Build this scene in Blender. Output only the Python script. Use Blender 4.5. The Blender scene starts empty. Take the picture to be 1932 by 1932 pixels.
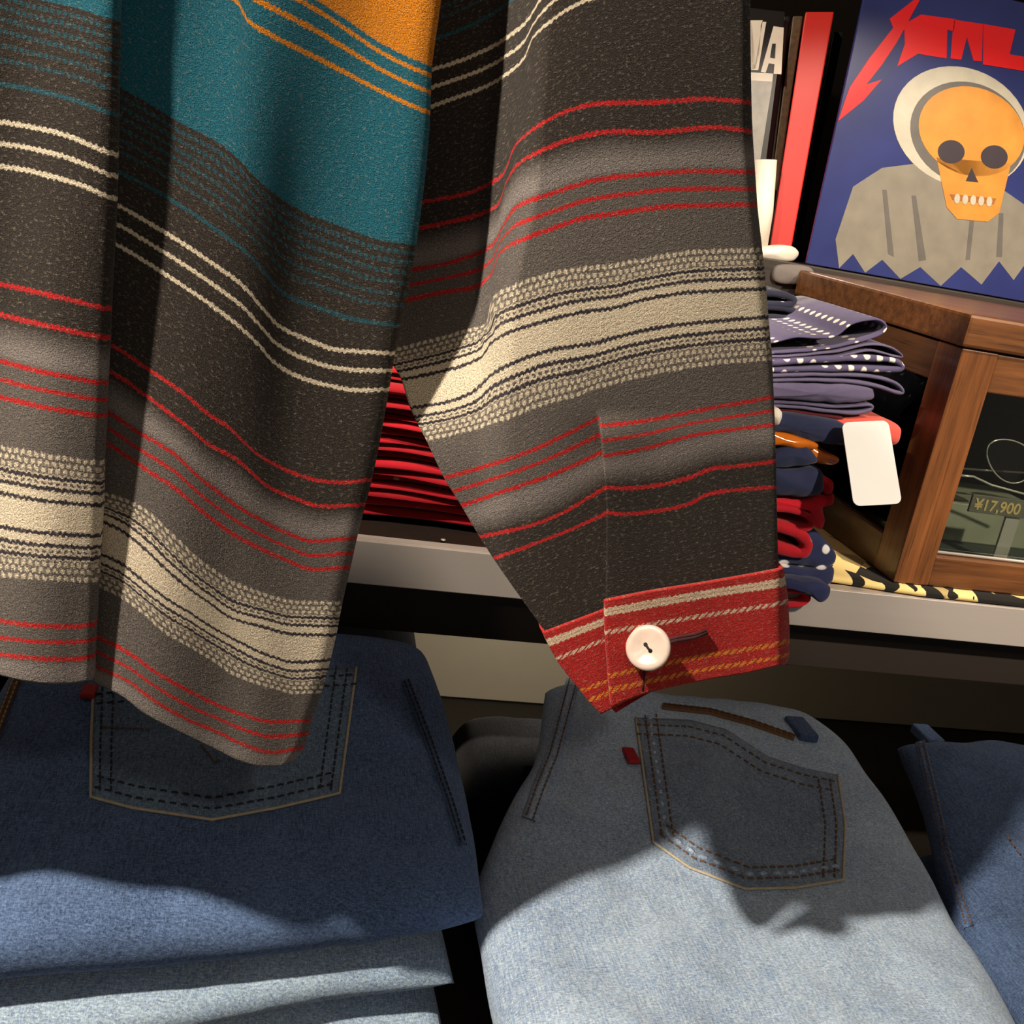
import bpy, bmesh, math, random
import numpy as np
from mathutils import Vector, Matrix, noise

random.seed(7)
SC = bpy.context.scene
COL = SC.collection

# ------------------------------------------------------------------ camera frame
F = 2026.0
CAMZ = 1.30
Xc = np.array([9150., 1035., F]); Xc /= np.linalg.norm(Xc)
Yc = np.array([-370., -695., F]); Yc -= Xc * Yc.dot(Xc); Yc /= np.linalg.norm(Yc)
Dc = np.cross(Yc, Xc); Dc = Dc if Dc[1] > 0 else -Dc        # world down, in camera axes


def ray(px, py):
    r = np.array([(px - 966.) / F, (py - 966.) / F, 1.0])
    return Vector((r.dot(Xc), r.dot(Yc), -r.dot(Dc)))


def at_y(px, py, Y):
    r = ray(px, py); s = Y / r.y
    return Vector((r.x * s, Y, CAMZ + r.z * s))


def at_d(px, py, D):
    r = ray(px, py); s = -D / r.z
    return Vector((r.x * s, r.y * s, CAMZ - D))


def to_plane(px, py, p0, n):
    r = ray(px, py); c = Vector((0, 0, CAMZ))
    return c + r * ((p0 - c).dot(n) / r.dot(n))


def hit(px, py, zf, D0=.42):
    """where the view line through a pixel meets the height field z = zf(X, Y)"""
    z = CAMZ - D0
    for _ in range(14):
        p = at_d(px, py, CAMZ - z)
        z = .5 * z + .5 * zf(p.x, p.y)
    return at_d(px, py, CAMZ - z)


# ------------------------------------------------------------------ object helpers
def link(o, parent=None):
    COL.objects.link(o)
    if parent is not None:
        o.parent = parent
    return o


def thing(name, label, cat, loc=(0, 0, 0), group=None):
    o = bpy.data.objects.new(name, None)
    o.location = loc
    o.empty_display_size = .02
    link(o)
    tag(o, label, cat, group)
    return o


def tag(o, label=None, cat=None, group=None, kind=None):
    if label: o['label'] = label
    if cat: o['category'] = cat
    if group: o['group'] = group
    if kind: o['kind'] = kind
    return o


def mk(name, verts, faces, mats, parent=None, uv=None, smooth=True, fmat=None):
    me = bpy.data.meshes.new(name)
    off = Vector((0, 0, 0))
    p = parent
    while p is not None:
        off += p.location
        p = p.parent
    me.from_pydata([tuple(Vector(v) - off) for v in verts], [], faces)
    if not isinstance(mats, (list, tuple)):
        mats = [mats]
    for m in mats:
        me.materials.append(m)
    if fmat is not None:
        me.polygons.foreach_set('material_index', fmat)
    if smooth:
        me.polygons.foreach_set('use_smooth', [True] * len(me.polygons))
    if uv is not None:
        l = me.uv_layers.new(name='UVMap')
        for lp in me.loops:
            l.data[lp.index].uv = uv[lp.vertex_index]
    me.update()
    return link(bpy.data.objects.new(name, me), parent)


def fix_normals(o):
    bm = bmesh.new(); bm.from_mesh(o.data)
    bmesh.ops.recalc_face_normals(bm, faces=bm.faces)
    bm.to_mesh(o.data); bm.free()
    return o


def bevel(o, w=.002, seg=2):
    m = o.modifiers.new('bevel', 'BEVEL'); m.width = w; m.segments = seg; m.limit_method = 'ANGLE'
    return o


def solid(o, t, off=-1):
    m = o.modifiers.new('solid', 'SOLIDIFY'); m.thickness = t; m.offset = off
    return o


def box_geo(lo, hi, V, Fc):
    b = len(V)
    x0, y0, z0 = lo; x1, y1, z1 = hi
    V += [(x0, y0, z0), (x1, y0, z0), (x1, y1, z0), (x0, y1, z0), (x0, y0, z1), (x1, y0, z1), (x1, y1, z1), (x0, y1, z1)]
    Fc += [tuple(b + i for i in f) for f in ((0, 3, 2, 1), (4, 5, 6, 7), (0, 1, 5, 4), (1, 2, 6, 5), (2, 3, 7, 6), (3, 0, 4, 7))]


def box(name, lo, hi, mat, parent=None, bev=.0015):
    V, Fc = [], []
    box_geo(lo, hi, V, Fc)
    o = mk(name, V, Fc, mat, parent, smooth=False)
    return bevel(o, bev) if bev else o


def tube_geo(pts, r, V, Fc, n=8, closed=False):
    pts = [Vector(p) for p in pts]
    b = len(V); N = len(pts)
    up = Vector((0, 0, 1))
    for i, p in enumerate(pts):
        a = pts[(i - 1) % N] if (closed or i > 0) else p
        c = pts[(i + 1) % N] if (closed or i < N - 1) else p
        t = (c - a)
        t = t.normalized() if t.length > 1e-9 else Vector((1, 0, 0))
        u = up if abs(t.dot(up)) < .9 else Vector((0, 1, 0))
        s = t.cross(u).normalized(); w = s.cross(t)
        for k in range(n):
            q = 2 * math.pi * k / n
            V.append(p + s * (r * math.cos(q)) + w * (r * math.sin(q)))
    for i in range(N if closed else N - 1):
        j = (i + 1) % N
        for k in range(n):
            m = (k + 1) % n
            Fc.append((b + i * n + k, b + i * n + m, b + j * n + m, b + j * n + k))
    if not closed:
        Fc.append(tuple(b + k for k in range(n))[::-1])
        Fc.append(tuple(b + (N - 1) * n + k for k in range(n)))


def tube(name, pts, r, mat, parent=None, n=8, closed=False):
    V, Fc = [], []
    tube_geo(pts, r, V, Fc, n, closed)
    return mk(name, V, Fc, mat, parent)


def pchip(xs, ys, q):
    xs = np.asarray(xs, float); ys = np.asarray(ys, float); q = np.asarray(q, float)
    h = np.diff(xs); d = np.diff(ys) / h
    m = np.zeros_like(xs)
    for i in range(1, len(xs) - 1):
        if d[i - 1] * d[i] > 0:
            w1 = 2 * h[i] + h[i - 1]; w2 = h[i] + 2 * h[i - 1]
            m[i] = (w1 + w2) / (w1 / d[i - 1] + w2 / d[i])
    m[0] = d[0]; m[-1] = d[-1]
    i = np.clip(np.searchsorted(xs, q) - 1, 0, len(xs) - 2)
    t = (q - xs[i]) / h[i]
    lo = q < xs[0]; hi = q > xs[-1]
    t2, t3 = t * t, t * t * t
    y = (2 * t3 - 3 * t2 + 1) * ys[i] + (t3 - 2 * t2 + t) * h[i] * m[i] + (-2 * t3 + 3 * t2) * ys[i + 1] + (t3 - t2) * h[i] * m[i + 1]
    y = np.where(lo, ys[0] + (q - xs[0]) * m[0], y)
    y = np.where(hi, ys[-1] + (q - xs[-1]) * m[-1], y)
    return y


def sst(a, b, x):
    t = min(1., max(0., (x - a) / (b - a)))
    return t * t * (3 - 2 * t)


# ------------------------------------------------------------------ materials
def srgb(r, g, b):
    f = lambda c: (c / 255 / 12.92) if c / 255 <= .04045 else ((c / 255 + .055) / 1.055) ** 2.4
    return (f(r), f(g), f(b), 1)


class NT:
    def __init__(s, name):
        s.m = bpy.data.materials.new(name); s.m.use_nodes = True
        s.t = s.m.node_tree; s.t.nodes.clear()
        s.out = s.n('ShaderNodeOutputMaterial')

    def n(s, typ, **kw):
        nd = s.t.nodes.new(typ)
        for k, v in kw.items():
            setattr(nd, k, v)
        return nd

    def put(s, sock, v):
        if isinstance(v, bpy.types.NodeSocket):
            s.t.links.new(v, sock)
        elif v is not None:
            sock.default_value = v

    def math(s, op, a, b=None, c=None, clamp=False):
        nd = s.n('ShaderNodeMath', operation=op); nd.use_clamp = clamp
        s.put(nd.inputs[0], a); s.put(nd.inputs[1], b)
        if c is not None: s.put(nd.inputs[2], c)
        return nd.outputs[0]

    def mix(s, fac, a, b, mode='MIX'):
        nd = s.n('ShaderNodeMix', data_type='RGBA', blend_type=mode)
        s.put(nd.inputs[0], fac); s.put(nd.inputs[6], a); s.put(nd.inputs[7], b)
        return nd.outputs[2]

    def noise(s, vec, scale, detail=3, rough=.55, dim='3D'):
        nd = s.n('ShaderNodeTexNoise', noise_dimensions=dim)
        s.put(nd.inputs['Vector'], vec); nd.inputs['Scale'].default_value = scale
        nd.inputs['Detail'].default_value = detail; nd.inputs['Roughness'].default_value = rough
        return nd.outputs['Fac']

    def mapv(s, vec, scale, rot=(0, 0, 0)):
        nd = s.n('ShaderNodeMapping')
        s.put(nd.inputs['Vector'], vec); nd.inputs['Scale'].default_value = scale; nd.inputs['Rotation'].default_value = rot
        return nd.outputs[0]

    def coord(s, kind='Object'):
        return s.n('ShaderNodeTexCoord').outputs[kind]

    def mrange(s, v, a, b, c=0., d=1.):
        nd = s.n('ShaderNodeMapRange')
        s.put(nd.inputs[0], v); nd.inputs[1].default_value = a; nd.inputs[2].default_value = b
        nd.inputs[3].default_value = c; nd.inputs[4].default_value = d
        return nd.outputs[0]

    def bump(s, h, strength=.5, dist=.001):
        nd = s.n('ShaderNodeBump'); nd.inputs['Strength'].default_value = strength; nd.inputs['Distance'].default_value = dist
        s.put(nd.inputs['Height'], h)
        return nd.outputs[0]

    def bsdf(s, col, rough=.8, metal=0., normal=None, sheen=0., spec=None, coat=0.):
        nd = s.n('ShaderNodeBsdfPrincipled')
        s.put(nd.inputs['Base Color'], col); s.put(nd.inputs['Roughness'], rough)
        nd.inputs['Metallic'].default_value = metal
        if sheen:
            nd.inputs['Sheen Weight'].default_value = sheen
        if spec is not None:
            nd.inputs['Specular IOR Level'].default_value = spec
        if coat:
            nd.inputs['Coat Weight'].default_value = coat
            nd.inputs['Coat Roughness'].default_value = .12
        if normal is not None:
            s.put(nd.inputs['Normal'], normal)
        s.t.links.new(nd.outputs[0], s.out.inputs[0])
        return s.m


def plain(name, col, rough=.6, metal=0., spec=None, var=.08, scale=60, coat=0.):
    k = NT(name)
    nz = k.noise(k.coord(), scale)
    dark = tuple(c * (1 - var * 2.2) for c in col[:3]) + (1,)
    lite = tuple(min(1, c * (1 + var)) for c in col[:3]) + (1,)
    return k.bsdf(k.mix(nz, dark, lite), rough, metal, None, 0, spec, coat)


BLACK = srgb(57, 52, 49); GREY = srgb(101, 95, 92); LGREY = srgb(130, 123, 121)
WHITE = srgb(226, 212, 188); RED = srgb(190, 40, 42); TEAL = srgb(34, 104, 124); ORANGE = srgb(216, 134, 34)
NAVYLINE = srgb(58, 54, 62)


def wool_base(k):
    """stripe coordinate and yarn wobble: UV.y counts along the garment, UV.x across it"""
    uv = k.n('ShaderNodeUVMap').outputs[0]
    sp = k.n('ShaderNodeSeparateXYZ'); k.put(sp.inputs[0], uv)
    u, v = sp.outputs[0], sp.outputs[1]
    tw = k.math('SINE', k.math('MULTIPLY', u, .62))
    wob = k.math('MULTIPLY', tw, .9)
    nz = k.noise(k.mapv(uv, (.09, .09, 1)), 1, 2)
    wob2 = k.math('MULTIPLY', k.math('SUBTRACT', nz, .5), 5.)
    nf = k.noise(k.mapv(uv, (.35, .35, 1)), 1, 1)
    wob3 = k.math('MULTIPLY', k.math('SUBTRACT', nf, .5), 5.5)
    vv = k.math('ADD', k.math('ADD', v, wob), k.math('ADD', wob2, wob3))
    return uv, u, v, vv


def wool_finish(k, uv, col):
    # flecks of paler and darker fibre, felted surface
    f1 = k.noise(k.mapv(uv, (.115, .21, 1), (0, 0, .15)), 1, 3, .75)
    f2 = k.noise(k.mapv(uv, (.42, .55, 1)), 1, 2, .6)
    pale = k.mrange(f1, .55, .72, 0, .52)
    col = k.mix(pale, col, srgb(170, 158, 140))
    col = k.mix(1., col, k.n_grey(k.mrange(f2, .3, .7, .38, 1.62)), 'MULTIPLY')
    h = k.math('ADD', f1, k.math('MULTIPLY', f2, .8))
    return k.bsdf(col, .95, 0, k.bump(h, .55, .0012), .12, .1)


def n_grey(s, v):
    nd = s.n('ShaderNodeCombineColor')
    for i in range(3): s.put(nd.inputs[i], v)
    return nd.outputs[0]


NT.n_grey = n_grey


def line(k, x, c, hw, soft=1.6):
    d = k.math('ABSOLUTE', k.math('SUBTRACT', x, c))
    return k.mrange(d, hw - soft / 2, hw + soft / 2, 1, 0)


def mat_stripes():
    k = NT('striped_wool')
    uv, u, v, vv = wool_base(k)
    s = k.math('ABSOLUTE', vv)
    # ground: black body, pale grey band, mid grey, cream
    col = k.mix(k.mrange(s, 206, 214), GREY, LGREY)
    col = k.mix(k.mrange(s, 228, 262), col, BLACK)
    dash = k.math('SINE', k.math('MULTIPLY', u, .52))
    dash2 = k.math('SINE', k.math('ADD', k.math('MULTIPLY', u, .52), 3.1))
    dm = k.mrange(dash, -.7, .1, .15, .9); dm2 = k.mrange(dash2, -.7, .1, .15, .9)
    col = k.mix(k.mrange(s, 58, 61, 1, 0), col, WHITE)
    for c, m in ((65., dm), (74., dm2), (84., dm)):
        col = k.mix(k.math('MULTIPLY', line(k, s, c, 3.2, 2), m), col, WHITE)
    col = k.mix(k.math('MULTIPLY', line(k, s, 47, 2.0, 2), dm), col, NAVYLINE)
    for c, w in ((22., 2.7), (39., 2.8), (54.5, 2.9)):
        col = k.mix(line(k, s, c, w), col, NAVYLINE)
    for c in (148., 174.5, 203., 268., 312.):
        col = k.mix(line(k, s, c, 3.5), col, RED)
    for c in (-484., -518., -550.):
        col = k.mix(line(k, vv, c, 3.6), col, WHITE)
    teald = srgb(40, 88, 102)
    for c, w, m in ((-605., 3.4, None), (-641., 3.2, dm), (-662., 3.2, dm2), (-684., 3.6, dm), (-703., 3.6, dm2), (-722., 4.2, dm), (-740., 4.2, dm2)):
        lm = line(k, vv, c, w, 2.5)
        col = k.mix(lm if m is None else k.math('MULTIPLY', lm, m), col, teald)
    col = k.mix(k.mrange(vv, -757, -754, 1, 0), col, TEAL)
    for c in (-1004., -1042., -1073.):
        col = k.mix(line(k, vv, c, 4.2, 2), col, ORANGE)
    col = k.mix(k.mrange(vv, -1091, -1088, 1, 0), col, ORANGE)
    return wool_finish(k, uv, col)


def mat_cuff():
    k = NT('red_cuff_wool')
    uv, u, v, vv = wool_base(k)
    col = k.mix(k.noise(k.mapv(uv, (.03, .03, 1)), 1), srgb(170, 38, 38), srgb(200, 52, 48))
    dash = k.mrange(k.math('SINE', k.math('ADD', k.math('MULTIPLY', u, .42), k.math('MULTIPLY', v, .5))), -.9, -.1)
    for c, w in ((20., 3.6), (28., 3.6)):
        col = k.mix(line(k, vv, c, w, 2), col, srgb(228, 206, 178))
    col = k.mix(k.math('MULTIPLY', line(k, vv, 62, 3.8, 2), dash), col, srgb(226, 200, 176))
    for c, w in ((138., 3.8), (160., 3.8)):
        col = k.mix(k.math('MULTIPLY', line(k, vv, c, w, 2), dash), col, srgb(226, 136, 48))
    return wool_finish(k, uv, col)


def mat_denim(name, dark, light, fade=.5, slub=1., patch=2.2, bias=0.):
    k = NT(name)
    c = k.coord()
    warp = k.noise(k.mapv(c, (1500, 60, 1500)), 1, 3, .6)      # long yarn slubs down the leg
    weft = k.noise(k.mapv(c, (260, 1300, 700)), 1, 2, .6)
    wear = k.noise(c, 13 * patch, 4, .62)
    broad = k.noise(c, 5 * patch, 2, .5)
    f = k.math('ADD', k.math('MULTIPLY', k.mrange(wear, .3, .72), .55), k.math('MULTIPLY', k.mrange(broad, .32, .68), .45))
    f = k.math('MULTIPLY', k.math('ADD', f, bias, clamp=True), fade, clamp=True)
    col = k.mix(f, dark, light)
    yarn = k.math('ADD', k.math('MULTIPLY', k.mrange(warp, .36, .68), .62 * slub), k.math('MULTIPLY', k.mrange(weft, .36, .66), .38 * slub))
    col = k.mix(k.math('MULTIPLY', yarn, .62), col, tuple(min(1, a * 2.2 + .05) for a in light[:3]) + (1,))
    col = k.mix(1., col, k.n_grey(k.mrange(k.noise(k.mapv(c, (520, 900, 520)), 1, 2, .6), .28, .72, .62, 1.34)), 'MULTIPLY')
    return k.bsdf(col, .88, 0, k.bump(k.math('ADD', warp, weft), .35, .0006), .08, .15)


def mat_cloth(name, col, pr=None, pscale=100., psize=.24, rand=.0, var=.10, rough=.85, sheen=.15):
    k = NT(name)
    c = k.coord()
    n1 = k.noise(c, 90, 4)
    n2 = k.noise(c, 1400, 2)
    base = k.mix(n1, tuple(a * (1 - 2.4 * var) for a in col[:3]) + (1,), tuple(min(1, a * (1 + 1.6 * var)) for a in col[:3]) + (1,))
    if pr is not None:
        vo = k.n('ShaderNodeTexVoronoi'); vo.inputs['Scale'].default_value = pscale
        vo.inputs['Randomness'].default_value = rand
        k.put(vo.inputs['Vector'], c)
        base = k.mix(k.mrange(vo.outputs['Distance'], psize - .04, psize + .02, 1, 0), base, pr)
    return k.bsdf(base, rough, 0, k.bump(k.math('ADD', n1, k.math('MULTIPLY', n2, .3)), .25, .0008), sheen, .2)


def mat_wood(name, dark, light, axis=0, rough=.38):
    k = NT(name)
    c = k.coord()
    sc = [95., 95., 95.]; sc[axis] = 5.
    g = k.noise(k.mapv(c, tuple(sc)), 1, 5, .65)
    sc2 = [420., 420., 420.]; sc2[axis] = 14.
    p = k.noise(k.mapv(c, tuple(sc2)), 1, 3, .6)
    b = k.noise(c, 14, 3)
    f = k.math('ADD', k.math('MULTIPLY', k.mrange(g, .3, .72), .7), k.math('MULTIPLY', b, .3), clamp=True)
    col = k.mix(f, dark, light)
    col = k.mix(k.mrange(p, .56, .68, 0, .55), col, tuple(a * .35 for a in dark[:3]) + (1,))
    return k.bsdf(col, rough, 0, k.bump(p, .2, .0006), 0, .5, .2)


def mat_metal(name, col, rough=.35):
    k = NT(name)
    c = k.coord()
    n = k.noise(k.mapv(c, (4, 300, 500)), 1, 3)
    return k.bsdf(k.mix(n, tuple(a * .92 for a in col[:3]) + (1,), col), k.mrange(n, .2, .8, rough - .05, rough + .08), .35)


def mat_glass(name, tint=(.93, .96, .94, 1), refl=.07):
    k = NT(name)
    tr = k.n('ShaderNodeBsdfTransparent'); tr.inputs[0].default_value = tint
    gl = k.n('ShaderNodeBsdfGlossy'); gl.inputs['Roughness'].default_value = .03
    fr = k.n('ShaderNodeFresnel'); fr.inputs[0].default_value = 1.45
    mx = k.n('ShaderNodeMixShader')
    k.put(mx.inputs[0], k.math('MAXIMUM', fr.outputs[0], refl * .5)); k.put(mx.inputs[1], tr.outputs[0]); k.put(mx.inputs[2], gl.outputs[0])
    k.t.links.new(mx.outputs[0], k.out.inputs[0])
    return k.m


M = dict(
    stripes=mat_stripes(), cuff=mat_cuff(),
    shell=plain('pearl_shell', srgb(226, 205, 192), .3, 0, .6, .12, 120),
    thread=plain('dark_thread', srgb(38, 30, 32), .9),
    slit=plain('buttonhole_thread', srgb(70, 32, 36), .9),
    denim_mid=mat_denim('indigo_denim', srgb(36, 52, 84), srgb(96, 122, 164), .55, .8),
    denim_pocket=mat_denim('indigo_pocket_denim', srgb(40, 58, 86), srgb(120, 146, 172), .62, .8, 2.6, .05),
    denim_light=mat_denim('faded_denim', srgb(84, 112, 162), srgb(158, 178, 212), .7, 1., 2., .1),
    denim_pale=mat_denim('bleached_denim', srgb(84, 120, 172), srgb(168, 194, 226), .8, .9, 1.8, .12),
    denim_palepocket=mat_denim('bleached_pocket_denim', srgb(66, 86, 118), srgb(140, 156, 174), .7, .7, 2.6, .0),
    denim_dark=mat_denim('dark_denim', srgb(36, 50, 80), srgb(84, 108, 146), .6, .7),
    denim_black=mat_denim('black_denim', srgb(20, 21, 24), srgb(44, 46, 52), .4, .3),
    stitch=plain('tan_stitch', srgb(196, 176, 142), .8),
    stitch_brown=plain('brown_stitch', srgb(122, 88, 62), .85),
    stitch_dark=plain('dark_stitch', srgb(46, 48, 60), .85),
    piping=plain('worn_denim_edge', srgb(206, 192, 166), .85, 0, None, .2, 400),
    tab=plain('red_tab', srgb(176, 28, 34), .7),
    b_purple=mat_cloth('washed_navy_cotton', srgb(92, 84, 112)),
    b_dots=mat_cloth('washed_navy_dotted_cotton', srgb(84, 76, 108), srgb(235, 222, 205), 82, .27),
    b_navy=mat_cloth('navy_cotton', srgb(40, 46, 76)),
    b_navyprint=mat_cloth('navy_printed_cotton', srgb(38, 44, 80), srgb(230, 226, 226), 46, .26, .9),
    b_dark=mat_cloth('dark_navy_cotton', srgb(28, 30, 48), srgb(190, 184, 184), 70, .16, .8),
    b_red=mat_cloth('red_cotton', srgb(196, 22, 40)),
    b_redprint=mat_cloth('red_printed_cotton', srgb(172, 18, 33), srgb(226, 196, 176), 42, .16, 1.),
    b_redplain=mat_cloth('deep_red_cotton', srgb(154, 14, 27)),
    b_maroon=mat_cloth('maroon_cotton', srgb(84, 20, 30)),
    b_coral=mat_cloth('coral_cotton', srgb(214, 86, 74)),
    amber=plain('amber_plastic', srgb(214, 112, 10), .16, 0, .7, .2, 40, .6),
    tagw=plain('white_card', (.93, .92, .90, 1), .6, 0, None, .01),
    woodx=mat_wood('stained_oak_along', srgb(52, 30, 16), srgb(140, 88, 48), 0),
    woody=mat_wood('stained_oak_deep', srgb(46, 27, 15), srgb(104, 66, 38), 1),
    woodz=mat_wood('stained_oak_upright', srgb(58, 33, 17), srgb(150, 92, 48), 2),
    darkwood=mat_wood('black_brown_wood', srgb(24, 18, 14), srgb(52, 40, 30), 0, .6),
    lip=mat_metal('brushed_aluminium', srgb(198, 188, 180), .42),
    board=plain('dark_shelf_board', srgb(36, 30, 25), .45, 0, None, .15),
    panel=plain('beige_back_panel', srgb(150, 138, 116), .75, 0, None, .05, 20),
    litpatch=plain('lit_panel_patch', srgb(222, 212, 188), .7, 0, None, .04, 20),
    apron=plain('dark_apron', srgb(44, 35, 28), .7, 0, None, .1, 20),
    wall=plain('brown_wall', srgb(58, 48, 38), .85, 0, None, .1, 12),
    floor=plain('dark_floor', srgb(72, 60, 50), .5, 0, None, .1, 8),
    glass=mat_glass('case_glass'),
    green=plain('green_felt', srgb(58, 68, 58), .9),
    palegreen=plain('pale_green_stand', srgb(150, 152, 128), .6),
    plate=plain('grey_plastic_plate', srgb(112, 108, 96), .4),
    gold=plain('gold_print', srgb(216, 190, 120), .5),
    wire=mat_metal('silver_wire', srgb(210, 205, 190), .2),
    lens=mat_glass('smoked_lens', (.25, .22, .24, 1), .2),
    blue=plain('blue_gloss_print', srgb(44, 52, 108), .22, 0, .6, .28, 9, .5),
    logo=plain('red_gloss_print', srgb(214, 30, 34), .22, 0, .6, .03, 30, .5),
    art_grey=plain('grey_print', srgb(126, 120, 108), .3, 0, .5, .15, 40, .3),
    art_grey2=plain('dark_grey_print', srgb(96, 92, 88), .3, 0, .5, .15, 40, .3),
    art_pale=plain('pale_grey_print', srgb(178, 172, 156), .3, 0, .5, .12, 50, .3),
    art_ochre=plain('ochre_print', srgb(196, 132, 54), .3, 0, .5, .16, 45, .3),
    art_brown=plain('brown_print', srgb(150, 92, 44), .3, 0, .5, .1, 45, .3),
    art_dark=plain('dark_print', srgb(54, 46, 52), .3, 0, .5, .1, 45, .3),
    redbox=plain('red_card', srgb(196, 40, 32), .45, 0, .5, .05, 20),
    black=plain('black_card', srgb(22, 20, 19), .4, 0, None, .1),
    bronze=plain('bronze_print', srgb(92, 76, 54), .5, 0, None, .4, 200),
    whitecard=plain('white_paper', srgb(226, 216, 200), .6),
    greycard=plain('grey_photo_print', srgb(150, 146, 138), .35, 0, .5, .3, 50),
    whiteplastic=plain('off_white_plastic', srgb(206, 196, 182), .4),
    greyfoam=plain('grey_plastic', srgb(104, 96, 92), .8),
)


def mat_leopard():
    k = NT('yellow_black_print')
    c = k.coord()
    nd = k.n('ShaderNodeTexVoronoi'); nd.inputs['Scale'].default_value = 34; k.put(nd.inputs['Vector'], k.mapv(c, (1.5, .9, .5)))
    sp = k.n('ShaderNodeSeparateColor'); k.put(sp.inputs[0], nd.outputs['Color'])
    f = k.mrange(sp.outputs[0], .34, .38)
    col = k.mix(f, srgb(26, 23, 20), srgb(240, 212, 140))
    return k.bsdf(col, .8, 0, None, .1, .2)


M['leopard'] = mat_leopard()

# ------------------------------------------------------------------ jacket
Y_FRONT, Y_BODY = .462, .50


def iso_grid(curves, ncol, step, oset=None):
    """rows of (o, x, y) pixels interpolated between the traced stripe lines"""
    us = np.linspace(0, 1, ncol)
    X, Yp, O = [], [], []
    for o, pts in curves:
        xs = np.array([p[0] for p in pts], float); ys = np.array([p[1] for p in pts], float)
        q = xs[0] + (xs[-1] - xs[0]) * us
        X.append(q); Yp.append(pchip(xs, ys, q)); O.append(o)
    O = np.array(O, float); X = np.array(X); Yp = np.array(Yp)
    rows = np.arange(O[0], O[-1] + .01, step)
    rows = np.unique(np.append(rows, O[-1]))
    GX = np.empty((len(rows), ncol)); GY = np.empty_like(GX)
    for j in range(ncol):
        GX[:, j] = pchip(O, X[:, j], rows); GY[:, j] = pchip(O, Yp[:, j], rows)
    return rows, us, GX, GY


def sheet(name, rows, GX, GY, depth, mat, parent, wrapR=0, wrapL=0, rise=0., riseo=80., back=0., uoff=0., bulge=.004):
    """mesh of a garment panel; wrapR / wrapL turn its edges away, rise adds cloth above the frame,
    back > 0 closes it into a flattened tube"""
    nr, nc = GX.shape
    P = [[at_y(GX[i, j], GY[i, j], depth(GX[i, j], GY[i, j], j / (nc - 1), rows[i])) for j in range(nc)] for i in range(nr)]
    U = [[(GX[i, j] + uoff, rows[i]) for j in range(nc)] for i in range(nr)]
    nrise = int(rise / .02)
    for k in range(nrise):
        t = (k + 1) * .02
        P.insert(0, [p + Vector((0, 0, .02)) for p in P[0]])
        U.insert(0, [(u, v - riseo) for (u, v) in U[0]])
    nr = len(P)
    for i in range(nr):
        L, R = [], []
        if wrapR:
            for k in range(1, 9):
                a = k / 8
                R.append((P[i][-1] + Vector((bulge * math.sin(a * math.pi) - .012 * a * a, wrapR * a, 0)), (U[i][-1][0] + a * 60, U[i][-1][1])))
        if wrapL:
            for k in range(8, 0, -1):
                a = k / 8
                L.append((P[i][0] + Vector((-bulge * math.sin(a * math.pi) + .012 * a * a, wrapL * a, 0)), (U[i][0][0] - a * 60, U[i][0][1])))
        if back:
            a0, b0 = P[i][-1], P[i][0]
            for k in range(1, 16):
                t = k / 16
                e = math.sin(math.pi * t) ** .5
                q = a0.lerp(b0, t)
                R.append((Vector((q.x, max(q.y, depth(0, 0, 0, None) if False else q.y) + back * e, q.z)), (U[i][-1][0] + t * 500, U[i][-1][1])))
        P[i] = [p for p, _ in L] + P[i] + [p for p, _ in R]
        U[i] = [u for _, u in L] + U[i] + [u for _, u in R]
    nc = len(P[0])
    V = [p for r in P for p in r]; UV = [u for r in U for u in r]
    Fc = []
    for i in range(nr - 1):
        for j in range(nc if back else nc - 1):
            j2 = (j + 1) % nc
            Fc.append((i * nc + j, (i + 1) * nc + j, (i + 1) * nc + j2, i * nc + j2))
    return mk(name, V, Fc, mat, parent, UV)


jacket = thing('jacket', 'striped wool jacket hanging in front of the shelves, red cuff with pearl button', 'jacket', (.0, .48, 1.0))

left_c = [
    (-830, [(-90, -95), (0, -80), (100, -62), (214, -35)]),
    (-756, [(-90, -40), (0, -22), (76, 0), (150, 17), (212, 38)]),
    (-605, [(-90, 140), (0, 157), (85, 174), (149, 191), (209, 214)]),
    (-550, [(-90, 214), (0, 229), (64, 240), (127, 255), (170, 272), (208, 290)]),
    (-484, [(-90, 296), (0, 312), (64, 323), (127, 340), (170, 354), (206, 373)]),
    (-312, [(-90, 512), (0, 533), (85, 552), (149, 567), (196, 580)]),
    (-268, [(-90, 568), (0, 590), (85, 611), (150, 625), (194, 635)]),
    (-203, [(-90, 652), (0, 677), (85, 700), (150, 712), (190, 720)]),
    (-148, [(-90, 722), (0, 745), (85, 765), (150, 776), (188, 782)]),
    (-87, [(-90, 818), (0, 836), (79, 851), (140, 860), (184, 866)]),
    (-22, [(-90, 908), (0, 926), (79, 940), (140, 946), (182, 949)]),
    (22, [(-90, 974), (0, 989), (79, 1001), (140, 1005), (179, 1007)]),
    (87, [(-90, 1074), (0, 1083), (79, 1089), (140, 1092), (174, 1093)]),
    (148, [(-90, 1152), (0, 1166), (79, 1176), (130, 1177), (170, 1174)]),
    (203, [(-90, 1216), (0, 1229), (79, 1237), (130, 1238), (167, 1235)]),
    (238, [(-90, 1250), (0, 1268), (59, 1281), (98, 1285), (135, 1284), (166, 1279)]),
]
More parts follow.
